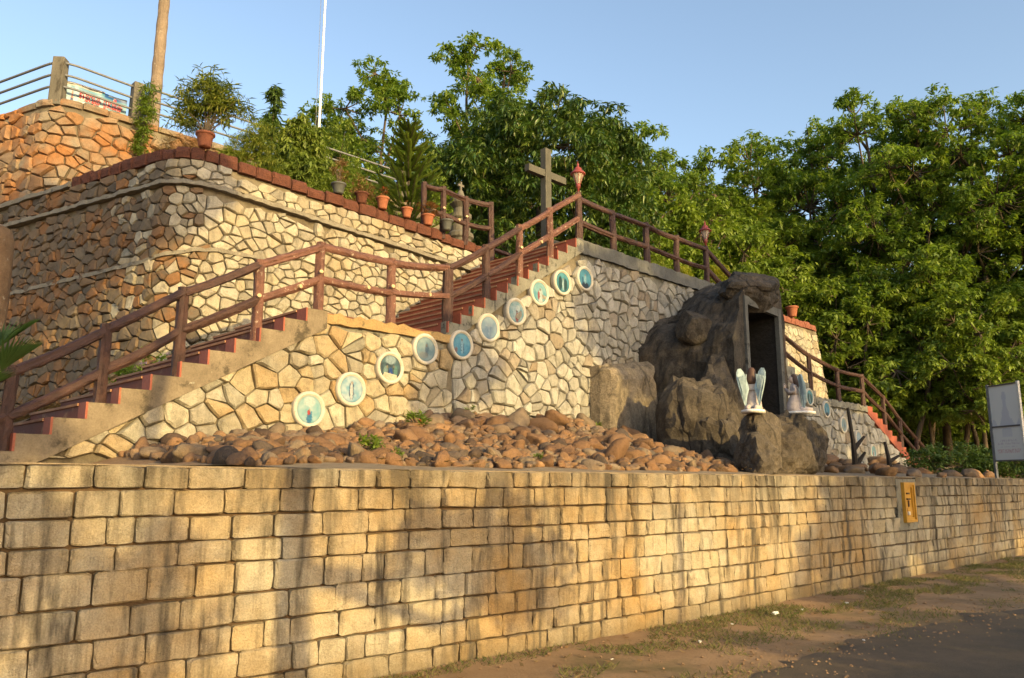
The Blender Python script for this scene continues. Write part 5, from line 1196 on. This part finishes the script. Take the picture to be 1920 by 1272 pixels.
# ---- shrubs and small plants
def shrub(name, label, loc, ell, mat, n_cl, per, nl, L, Wd, lo=-1.0, hi=.6, cr=.12, seed=1, stems=5, cat='plant', flowers=None, bend=.1, surf=.4, group=None, stem_mat='bark'):
    t = thing(name, label, cat, loc, group); g = np.random.default_rng(seed); C, tips = blob_tips(g, ell, n_cl, per, cr, .8, surf)
    b, d, u = rosettes(g, tips, nl, lo, hi, cr * .15); k = len(b)
    mb = MB()
    for i in range(min(stems, len(C))):
        c = C[g.integers(len(C))] if i >= len(ell) else np.array(ell[i][:3]); mb.tube([(g.normal() * .02, g.normal() * .02, -.03), (c[0] * .4, c[1] * .4, c[2] * .55), tuple(c)], [.016, .012, .006], 5)
    link('stem', mesh('stem', mb.v, mb.f, M[stem_mat]), t)
    link('foliage', leaf_mesh('foliage', b, d, u, g.uniform(.75, 1.25, k) * L, g.uniform(.8, 1.2, k) * Wd, M[mat], bend=bend), t)
    if flowers:
        fm, nf, fs = flowers; idx = g.choice(len(tips), nf); b, d, u = rosettes(g, tips[idx] + np.array([0, 0, cr * .5]), 7, .0, .9, .008); link('flowers', leaf_mesh('flowers', b, d, u, fs, fs * .7, M[fm]), t)
    return t
def pot(label, u, z, v, R, H, mat, plant=None):
    t = thing('plant_pot', label, 'pot', P(u, v, z)); b = P(u, v, z)
    mb = MB(); mb.lathe([(R * .62, 0), (R * .66, .02), (R * .88, H * .78), (R * .95, H * .82), (R * 1.05, H * .84), (R * 1.05, H * .98), (R * .98, H), (R * .86, H), (R * .84, H * .9)], b, 22); mb.build('pot_body', M[mat], t, True)
    mb = MB(); mb.lathe([(R * .83, H * .88), (R * .83, H * .9)], b, 16); mb.build('potting_soil', M['soil'], t)
    return (b[0], b[1], z + H * .9)
CT = lambda u: float(np.interp(u, [-.45, 6.42], [7.62, 7.26]))       # top of the coping
q = pot('old terracotta pot on the round wall corner with a feathery shrub', -.72, CT(-.72) + .0, -3.12, .165, .27, 'terracotta')
shrub('feathery_shrub', 'feathery yellow green shrub growing from the pot on the wall corner', q, [(-.12, .1, .75, .42, .4, .42), (.28, .15, .6, .36, .36, .36), (.05, .1, 1.0, .3, .3, .25), (-.3, .1, .4, .3, .3, .3)], 'feather', 62, 6, 9, .15, .009, -1.3, .9, .2, 11, 18, bend=.35)
q = pot('dark grey plastic pot on the coping with a dry plant', 2.12, CT(2.12), -3.1, .15, .22, 'greypot')
shrub('dry_plant', 'thin reddish dry plant in the dark grey pot', q, [(0, 0, .35, .15, .15, .3)], 'dry', 20, 5, 5, .07, .018, -.6, 1, .08, 12, 8)
q = pot('squat dark terracotta pot half hidden behind the coping', 2.72, CT(2.72) - .02, -3.14, .145, .24, 'laterite')
q = pot('light terracotta pot with small red flowers on the coping', 3.22, CT(3.22), -3.08, .14, .26, 'terracotta')
shrub('flowering_plant', 'little red flowered plant in the light terracotta pot', q, [(0, 0, .15, .1, .1, .13)], 'redleaf', 8, 4, 5, .05, .03, -.5, .9, .05, 13, 6, flowers=('pinkflower', 8, .03))
q = pot('round bellied terracotta pot with a single sprout', 3.88, CT(3.88), -3.08, .13, .22, 'terracotta')
shrub('sprout', 'single thin sprout in the round bellied pot', q, [(0, 0, .12, .03, .03, .1)], 'redleaf', 4, 3, 4, .04, .02, -.3, 1, .03, 14, 2)
q = pot('terracotta pot with a reddish bushy plant beside the short railing', 4.48, CT(4.48), -3.08, .15, .24, 'terracotta')
shrub('red_plant', 'reddish small leaved bush in the pot beside the short railing', q, [(0, 0, .18, .22, .2, .17)], 'redleaf', 26, 5, 6, .05, .022, -.8, .8, .07, 15, 8)
q = pot('dark grey pot in front of the short railing post', 4.93, CT(4.93) - .02, -2.95, .15, .24, 'greypot')
q = pot('terracotta pot standing on the red coping of the far wall', 23.0, 8.05, -3.25, .24, .40, 'terracotta')
def terr(px, Y, z=7.15): return at_ground(px, Y, z)
# plants on the garden terrace behind the coping
shrub('drooping_shrub', 'tall dark shrub with a spiky top among the terrace plants', terr(482, 17.6), [(0, 0, 1.6, .28, .28, .8), (.02, 0, 2.7, .2, .2, .45), (.03, 0, 3.5, .13, .13, .42)], 'darkleaf', 80, 6, 7, .20, .05, -1.4, .2, .12, 21, 6, bend=.2)
shrub('drooping_shrub', 'broad light green shrub with hanging leaves beside the flag pole', terr(548, 17.8), [(0, 0, 1.1, .68, .5, .7), (-.15, 0, 2.0, .5, .4, .6), (.28, 0, 1.7, .42, .4, .6), (-.2, 0, 2.75, .34, .3, .42), (.2, 0, 2.5, .3, .3, .45)], 'droop', 280, 6, 7, .17, .055, -1.45, .0, .14, 22, 10, bend=.2)
shrub('feathery_shrub', 'loose yellowish shrub spilling over the terrace coping', terr(455, 16.6), [(0, 0, 1.1, .65, .4, .7), (.3, 0, .7, .5, .4, .5), (-.35, 0, 1.5, .5, .4, .6), (.1, 0, 1.9, .4, .4, .4)], 'feather', 230, 6, 7, .12, .014, -1.2, .6, .15, 23, 9, bend=.25)
shrub('low_shrub', 'low yellow green growth under the drooping shrub', terr(600, 17.2), [(0, 0, .8, .55, .4, .6)], 'droop', 100, 6, 7, .10, .035, -1.1, .5, .12, 24, 7)
shrub('low_shrub', 'brownish tangle of dry stems behind the grey pot', terr(655, 17.8), [(0, 0, .9, .4, .3, .7)], 'dry', 70, 6, 5, .09, .02, -.9, .9, .12, 25, 12)
for i, (px, h) in enumerate([(647, 2.0), (676, 1.4)]):
    shrub('cypress_bush', 'small upright soft green cypress behind the pots', terr(px, 18.2), [(0, 0, h * .45, .2, .2, h * .4), (0, 0, h * .85, .13, .13, h * .22)], 'bright', 70, 7, 8, .07, .012, -.2, 1.4, .09, 26 + i, 5, group='small cypresses on the terrace')
shrub('weeds', 'green weeds growing up the second fence post of the bastion', BP.pt(be_ + 1.3, 9.2, .12), [(0, 0, .1, .18, .12, .4), (.05, 0, .7, .18, .14, .5), (.1, 0, 1.3, .15, .12, .25)], 'bright', 60, 5, 6, .13, .028, -1.0, .5, .12, 31, 8)
shrub('dry_grass', 'dry brown grass hanging on the slope beside the bastion', BP.pt(be_ + 2.2, 8.6, .15), [(0, 0, .5, .8, .3, .6), (.7, .5, .3, .7, .3, .5), (-.3, -.2, -.3, .6, .3, .5)], 'dry', 150, 6, 6, .22, .008, -1.2, 1.2, .16, 32, 20, stem_mat='bark')
shrub('weeds', 'sparse green weeds rooted where the bastion meets the coping', BP.pt(be_ + 1.3, 7.9, .25), [(0, 0, .3, .35, .2, .4)], 'feather', 40, 5, 6, .12, .02, -.9, .7, .12, 33, 8)
for i, (px, Y, h, w_, mt) in enumerate([(425, 21, 3.0, 1.0, 'feather'), (505, 23.5, 5.2, 1.2, 'bright'), (590, 24, 5.4, 1.3, 'droop'), (660, 24.5, 4.6, 1.3, 'bright'), (725, 25, 4.6, 1.3, 'darkleaf'), (805, 24.5, 3.8, 1.2, 'bright'), (628, 19.3, 2.3, .7, 'droop'), (690, 19.6, 2.0, .6, 'feather')]):
    lb = ['airy yellow green bush behind the feathery potted shrub', 'mid green bush behind the spiky topped shrub', 'pale hanging bush beside the foot of the flag pole', 'rounded green bush behind the two little cypresses', 'dark bush standing behind the star pine', 'green bush behind the short railing', 'small pale bush beside the little cypresses', 'yellowish bush between the cypresses and the star pine'][i]
    shrub('terrace_bush', lb, terr(px, Y), [(0, 0, h * .5, w_, w_ * .8, h * .45), (w_ * .3, 0, h * .85, w_ * .5, w_ * .5, h * .25), (-w_ * .4, 0, h * .75, w_ * .5, w_ * .5, h * .25)], mt, 150, 6, 8, .17, .05 if mt != 'feather' else .02, -1.1, .5, .2, 80 + i, 10)
# star pine with tiers of upward curving fronds
def star_pine(loc, H):
    t = thing('star_pine', 'young tiered star pine standing behind the potted plants', 'tree', loc); g = np.random.default_rng(4); B, D, Up = [], [], []; mb = MB()
    mb.tube([(0, 0, -.05), (0, 0, H * .5), (0, 0, H)], [.035, .025, .008], 7)
    for k_ in range(12):
        z = H * (.06 + .88 * k_ / 11); R = 1.1 * (1 - k_ / 12.5) + .12
        for j in range(7):
            az = j * 2 * math.pi / 7 + k_ * .5 + g.uniform(-.15, .15); d = np.array([math.cos(az), math.sin(az), 0]); N = 22; prev = None
            for i in range(N):
                s = i / (N - 1); c = np.array([0, 0, z]) + d * R * s + np.array([0, 0, R * (.10 * s + .42 * s * s)])
                for q in range(16):
                    sd_ = np.array([-d[1], d[0], 0]) * (1 if q % 2 else -1); dd = d * .7 + sd_ * g.uniform(.5, 1) + np.array([0, 0, g.uniform(.2, .7)]); B.append(c); D.append(dd); Up.append([0, 0, 1])
                if prev is not None and i % 7 == 0: mb.tube([prev, c], .007, 4, cap=False); prev = c
                if prev is None: prev = c
    B = np.array(B); D = unit(np.array(D)); link('trunk', mesh('trunk', mb.v, mb.f, M['bark']), t)
    link('crown', leaf_mesh('crown', B, D, np.array(Up, float),   .12, .018, M['bright'], bend=-.2), t)
star_pine(terr(757, 18.6), aty(755, 232, 18.6).z - 7.15)
shrub('yellow_bush', 'bright yellow green feathery bush below the far lantern', at_ground(1372, 26, 6.6), [(0, 0, 1.0, .75, .6, .8), (-.2, 0, 1.7, .45, .4, .5)], 'yellowleaf', 160, 6, 8, .16, .025, -1.2, .6, .2, 41, 10, bend=.25)
shrub('yellow_bush', 'slender yellow leaved shrub behind the platform railing', at_ground(1288, 25, 7.1), [(0, 0, .9, .25, .25, .8)], 'yellowleaf', 50, 6, 6, .16, .03, -1.4, .3, .14, 42, 8)
shrub('bamboo_bush', 'fine leaved olive bush behind the white pipe fence', at_ground(1225, 27, 7.1), [(0, 0, 1.2, 1.1, .8, 1.1), (.9, 0, .8, .9, .7, .8), (-1, 0, .9, .8, .7, .8)], 'feather', 220, 6, 7, .18, .02, -1.1, .7, .22, 43, 14)
# plants in the bed beside the lower flight
q = W(215, 740, -2.35); shrub('flowering_shrub', 'lilac flowered green shrub growing beside the lower steps', P(-1.55, -2.5, 2.75), [(0, 0, .45, .45, .3, .45), (.35, .3, .35, .4, .3, .4), (-.3, -.3, .3, .35, .3, .35)], 'bright', 120, 5, 6, .10, .03, -.9, .7, .13, 44, 14, flowers=('flower', 26, .045))
shrub('flowering_shrub', 'second sparse lilac flowered plant against the garden wall', P(-.6, -2.5, 3.1), [(0, 0, .4, .4, .25, .4)], 'bright', 50, 5, 6, .09, .028, -.9, .7, .12, 45, 8, flowers=('flower', 10, .04))
shrub('dry_brush', 'heap of dry brown brushwood on the bed beside the steps', P(-2.8, -2.6, 2.1), [(0, 0, .35, .8, .5, .3), (-1.0, -.4, .2, .7, .5, .3)], 'dry', 120, 5, 5, .30, .010, -.7, .7, .2, 46, 24)
sheet('planting_bed', [-5 + .25 * i for i in range(21)], [-2.95 + .15 * i for i in range(6)], lambda u, v: float(np.interp(u, [-5, 0], [2.0, 3.3])) + .1 * fbm((u, v, 4), 2), M['soil'])
for i, (x, y, v, s) in enumerate([(695, 846, 3.0, .16), (780, 785, .7, .2), (742, 862, 3.4, .08), (1262, 810, 1.6, .13), (880, 770, .35, .12), (1125, 772, .3, .15), (1395, 862, 3.2, .09), (1010, 865, 3.3, .07)]):
    u, z = onplane(x, y, v); z = heapz(u, v) + .05
    shrub('weed', 'small green weed sprouting between the heaped stones', P(u, v, z), [(0, 0, s * .7, s, s, s * .7)], 'bright', 9, 4, 6, s * .55, s * .16, -.6, .9, s * .3, 60 + i, 3, group='weeds among the heaped stones', flowers=('pinkflower', 2, .04) if i == 1 else None)
# fan palm leaves at the frame's left, rooted behind the block wall
fpz = bedz(-6, 2.2); q = aty(-45, 700, 7.0); t = thing('fan_palm', 'young fan palm with spread green blades beside the stair foot', 'plant', (q.x, 7.0, fpz)); B, D, Up = [], [], []; mb = MB(); g = np.random.default_rng(6)
for (dx, dy, h, az0) in [(.22, 0, .85, .1), (.05, .2, 1.1, 1.0), (-.2, .1, .9, 2.6), (.12, -.25, .6, -.6), (-.1, -.2, .8, 3.8)]:
    hub = np.array([dx, dy, h]); mb.tube([(0, 0, -.05), (dx * .4, dy * .4, h * .6), tuple(hub)], .009, 5)
    for j in range(22):
        a = az0 - 1.5 + 3.0 * j / 21; B.append(hub); D.append([math.cos(a) * .75, math.sin(a) * .5 + .1, .55 + .4 * math.cos(a - az0)]); Up.append([0, .4, 1])
link('stem', mesh('stem', mb.v, mb.f, M['bright']), t); link('foliage', leaf_mesh('foliage', np.array(B, float), unit(np.array(D, float)), np.array(Up, float), .42, .03, M['darkleaf'], bend=.15), t)
# burnt stump and dark brush at the far end of the bed
for i, (x, u_, lb) in enumerate([(1604, 12.2, 'bare black forked stump in front of the far plaques'), (1668, 14.8, 'smaller black stump near the far stair foot')]):
    v = 2.6; u, z = onplane(x, 860, v); b = P(u, v, bedz(u, v)); t = thing('burnt_stump', lb, 'stump', b); mb = MB(); hgt = 1.55 - .75 * i
    mb.tube([(b[0], b[1], b[2] - .05), (b[0] - .03, b[1], b[2] + hgt * .5), (b[0] - .10, b[1], b[2] + hgt)], [.08, .055, .035], 7, wob=.2); mb.tube([(b[0] - .02, b[1], b[2] + hgt * .35), (b[0] + .3, b[1] + .1, b[2] + hgt * .55)], [.06, .03], 6, wob=.15); mb.tube([(b[0], b[1], b[2] + hgt * .1), (b[0] + .25, b[1], b[2] + hgt * .3)], [.07, .03], 6, wob=.15)
    mb.build('charred_wood', plain('charred_wood', (.03, .024, .02), .9), t)
shrub('dark_hedge', 'low dark hedge of brush beyond the far stair foot', at_ground(1830, 24, 1.85), [ (-.6, .5, .4, 1.5, 1, .55), (1.0, 0, .35, 1.4, 1, .5)], 'darkleaf', 240, 6, 7, .12, .045, -1.1, .6, .2, 71, 16)

# ------------------------------------------------------------------ verge: grass, dead leaves, litter
g = np.random.default_rng(12); n = 42000; u = g.uniform(-4, 20, n); base_v = np.interp(u, [-9, -5.1, -2.07, -.15, 1.93, 6.93, 15.3, 30], [4.15, 4.48, 4.66, 4.83, 4.95, 5.12, 5.49, 6.2]); dv = g.beta(1.1, 2.2, n) * 2.6 + .04; v = base_v + dv
keep_ = np.array([fbm((a * .9, b * 1.4, 6), 1.0, 3) + .25 * math.exp(-((d_ - .7) / .6) ** 2) > .13 for a, b, d_ in zip(u, v, dv)]); u, v = u[keep_], v[keep_]; n = len(u)
X = OO[0] + EU[0] * u + EN[0] * v; Y = OO[1] + EU[1] * u + EN[1] * v; az = g.uniform(0, 6.28, n); el = g.uniform(.25, 1.2, n)
tag(link('verge_grass', leaf_mesh('verge_grass', np.c_[X, Y, np.full(n, -.005)], np.c_[np.cos(az) * np.cos(el), np.sin(az) * np.cos(el), np.sin(el)], np.c_[np.cos(az + 1.5), np.sin(az + 1.5), np.full(n, .3)], g.uniform(.03, .085, n), .008, M['grass']), None, 'stuff'), 'short patchy green grass along the foot of the block wall', 'grass')
n = 420; u = g.uniform(-3, 16, n); v = np.interp(u, [-9, -2.07, 1.93, 6.93, 15.3], [4.15, 4.66, 4.95, 5.12, 5.49]) + g.beta(1, 2, n) * 2.4 + .06; X = OO[0] + EU[0] * u + EN[0] * v; Y = OO[1] + EU[1] * u + EN[1] * v; az = g.uniform(0, 6.28, n)
tag(link('fallen_leaves', leaf_mesh('fallen_leaves', np.c_[X, Y, np.full(n, .014)], unit(np.c_[np.cos(az), np.sin(az), g.uniform(-.05, .25, n)]), np.c_[g.normal(size=(n, 2)) * .3, np.ones(n)], g.uniform(.05, .11, n), g.uniform(.02, .04, n), M['dry']), None, 'stuff'), 'scattered dry brown leaves on the earth verge', 'leaves')
n = 420; u = g.uniform(-2.6, 8, n); v = g.uniform(.3, 4.2, n); az = g.uniform(0, 6.28, n)
tag(link('leaf_litter', leaf_mesh('leaf_litter', np.array([P(a, b, heapz(a, b) + .07) for a, b in zip(u, v)]), unit(np.c_[np.cos(az), np.sin(az), g.uniform(-.1, .4, n)]), np.c_[g.normal(size=(n, 2)) * .4, np.ones(n)], g.uniform(.05, .11, n), g.uniform(.02, .045, n), M['dry']), None, 'stuff'), 'dry leaves caught between the heaped stones', 'leaves')
r = random.Random(21)
for i, (x, y, s) in enumerate([(1455, 1150, .075), (1312, 1203, .035), (1504, 1143, .03), (1587, 1131, .028), (1621, 1109, .028), (1620, 1201, .02), (1372, 1170, .02), (1148, 1236, .018)]):
    dx = x - 960; dy = 636 - y; a = 1500 * math.cos(TILT) - dy * math.sin(TILT); b = 1500 * math.sin(TILT) + dy * math.cos(TILT); k_ = -(CZ - .02) / b
    V, Fc = rock_shape(900 + i, 2, 7, .3, .9, .05, .25, 3); V = V * np.array([s, s * .7, s * .45]); o = link('litter', mesh('litter', V, Fc, M['litter']), None, loc=(dx * k_, a * k_, .02)); o.rotation_euler = (0, 0, i)
    tag(o, 'largest crumpled white litter on the grassy verge' if i == 0 else 'small scrap of white litter on the verge', 'litter', None if i == 0 else 'scraps of litter on the verge')

mb = MB(); r = random.Random(31); oc = [(1, 0, 0), (0, 1, 0), (-1, 0, 0), (0, -1, 0), (0, 0, .7), (0, 0, -.6)]; of = [(0, 1, 4), (1, 2, 4), (2, 3, 4), (3, 0, 4), (1, 0, 5), (2, 1, 5), (3, 2, 5), (0, 3, 5)]
for k_ in range(1300):
    u = r.uniform(-3, 15); e_ = float(np.interp(u, eu, ev)); w_ = float(np.interp(u, [-9, -2.07, 1.93, 6.93, 15.3], [4.15, 4.66, 4.95, 5.12, 5.49])); v = e_ + r.gauss(0, .35) if r.random() < .55 else r.uniform(w_ + .05, e_ + .8)
    if v < w_ + .05: continue
    s_ = r.uniform(.006, .02) * (1.6 if r.random() < .06 else 1); x, y, _z = P(u, v); a = r.uniform(0, 6)
    mb.add([(x + s_ * (q[0] * math.cos(a) - q[1] * math.sin(a)) * r.uniform(.7, 1.3), y + s_ * (q[0] * math.sin(a) + q[1] * math.cos(a)), .012 + (.012 if v > e_ else 0) + s_ * q[2]) for q in oc], of)
tag(mb.build('roadside_gravel', M['soil'], None, kind='stuff'), 'loose gravel strewn along the crumbling road edge', 'gravel')

# ------------------------------------------------------------------ trees across the road: out of frame, they shade the walls
TE = math.tan(SUN_EL)
def shade_tree(label, a0, D, ell, r0=.14, lean=0.0, seed=1, dens=26):
    """a real tree across the road; a: offset across the sun's direction, D: metres towards the sun, ell: (a, b, ra, rb) foliage masses"""
    pr = Vector((-SUN_H.y, SUN_H.x, 0)); q = pr * a0 + SUN_H * D; t = thing('roadside_tree', label, 'tree', (q.x, q.y, -.02), 'trees across the road behind the viewer')
    g = np.random.default_rng(seed); E_ = []
    for (a, b, ra, rb) in ell:
        c = pr * (a - a0); z = b + TE * D; rd = max(ra, rb) * .8; E_.append((c.x, c.y, z, ra, ra, rb))
    H = max(e[2] for e in E_); C = []; T = []
    for e in E_:
        C_, t_ = blob_tips(g, [e], max(6, int(dens * e[3] * e[5])), 6, .34, .7, .35); C.append(C_); T.append(t_)
    C = np.concatenate(C); b, d, u = rosettes(g, np.concatenate(T), 8, -1.1, .4, .06); k = len(b)
    link('trunk', wood(g, H, r0, [e[:3] for e in E_], C[::3], (pr.x * lean, pr.y * lean)), t); link('crown', leaf_mesh('crown', b, d, u, g.uniform(.8, 1.2, k) * .26, g.uniform(.8, 1.2, k) * .10, M['rubber']), t)
shade_tree('straight trunked tree whose shadow falls on the block wall', 2.85, 3.6, [(4.0, 10.9, 1.1, 1.2), (2.4, 11.6, 1.3, 1.3), (1.5, 9.6, 1.1, 1.0), (2.9, 9.9, .8, .7), (4.7, 2.6, .7, .5), (5.4, 2.3, .4, .35)], .19, .35, 1, 60)
shade_tree('low branching tree across the road from the stair foot', -1.0, 9, [(.4, 5.6, 1.8, 1.5), (-1.5, 4, 1.6, 1.8), (1.8, 6.6, .9, .8), (2.6, 8.0, .7, .7), (.6, 2.8, .75, .45), (1.6, 2.4, .5, .5), (-.5, 8.5, 1.6, 1.4), (1.2, 8.0, 1.2, 1.0), (-2.5, 10, 2, 1.6), (0, 10.5, 1.6, 1.2)], .16, 0, 2, 55)
shade_tree('thin sapling across the road from the stone heap', 7.75, 8, [(8.3, 6.8, .95, .9), (7.6, 5.9, .6, .5), (9.0, 8.1, .5, .45), (8.7, 5.3, .5, .35)], .075, .1, 3, 30)
shade_tree('spreading tree across the road from the grotto', 14.6, 10, [(14.2, 8.6, 2.0, 1.7), (12.4, 8.4, .9, 1.4), (13.0, 7.0, .8, .8), (17.5, 9, 2.2, 2.6), (13.6, 11.6, 1.3, 1.2), (15.2, 6.4, 1.5, .9), (12.6, 2.6, 1.5, .8), (11.3, 2.1, .7, .5), (15.6, 3.6, 2.2, 1.4), (13.6, 2.6, 1.8, .9), (16.8, 2.6, 1.8, .9), (16, 8.0, 1.6, 1.5), (13.6, 8.9, 1.2, .9)], .2, 0, 4, 42)
shade_tree('leafy tree across the road from the sign board', 20.5, 11, [(19.5, 4.2, 2.4, 1.9), (22.5, 5, 2.4, 2.2), (20.5, 7.6, 2.4, 1.6), (24.5, 7.5, 1.6, 1.2), (19.6, 2.6, 1.8, .9), (22.6, 2.8, 1.8, .9), (23.2, 7.0, 1.4, .9), (26.2, 6.5, 1.5, .8)], .2, 0, 5, 44)
shade_tree('bushy roadside tree shading the asphalt', 10.2, 12, [(8.6, .75, 1.7, .55), (11.4, .9, 1.7, .6), (13.8, .9, 1.6, .6), (6.6, .3, 1.2, .4)], .1, 0, 6, 34)
shade_tree('tall tree across the road shading the plantation edge', 36, 14, [(31.5, 7.0, 2.4, 1.8), (36, 7.6, 3.0, 2.2), (41, 7.4, 3.0, 2.2), (28.5, 6.2, 1.6, 1.0)], .22, 0, 7, 18)
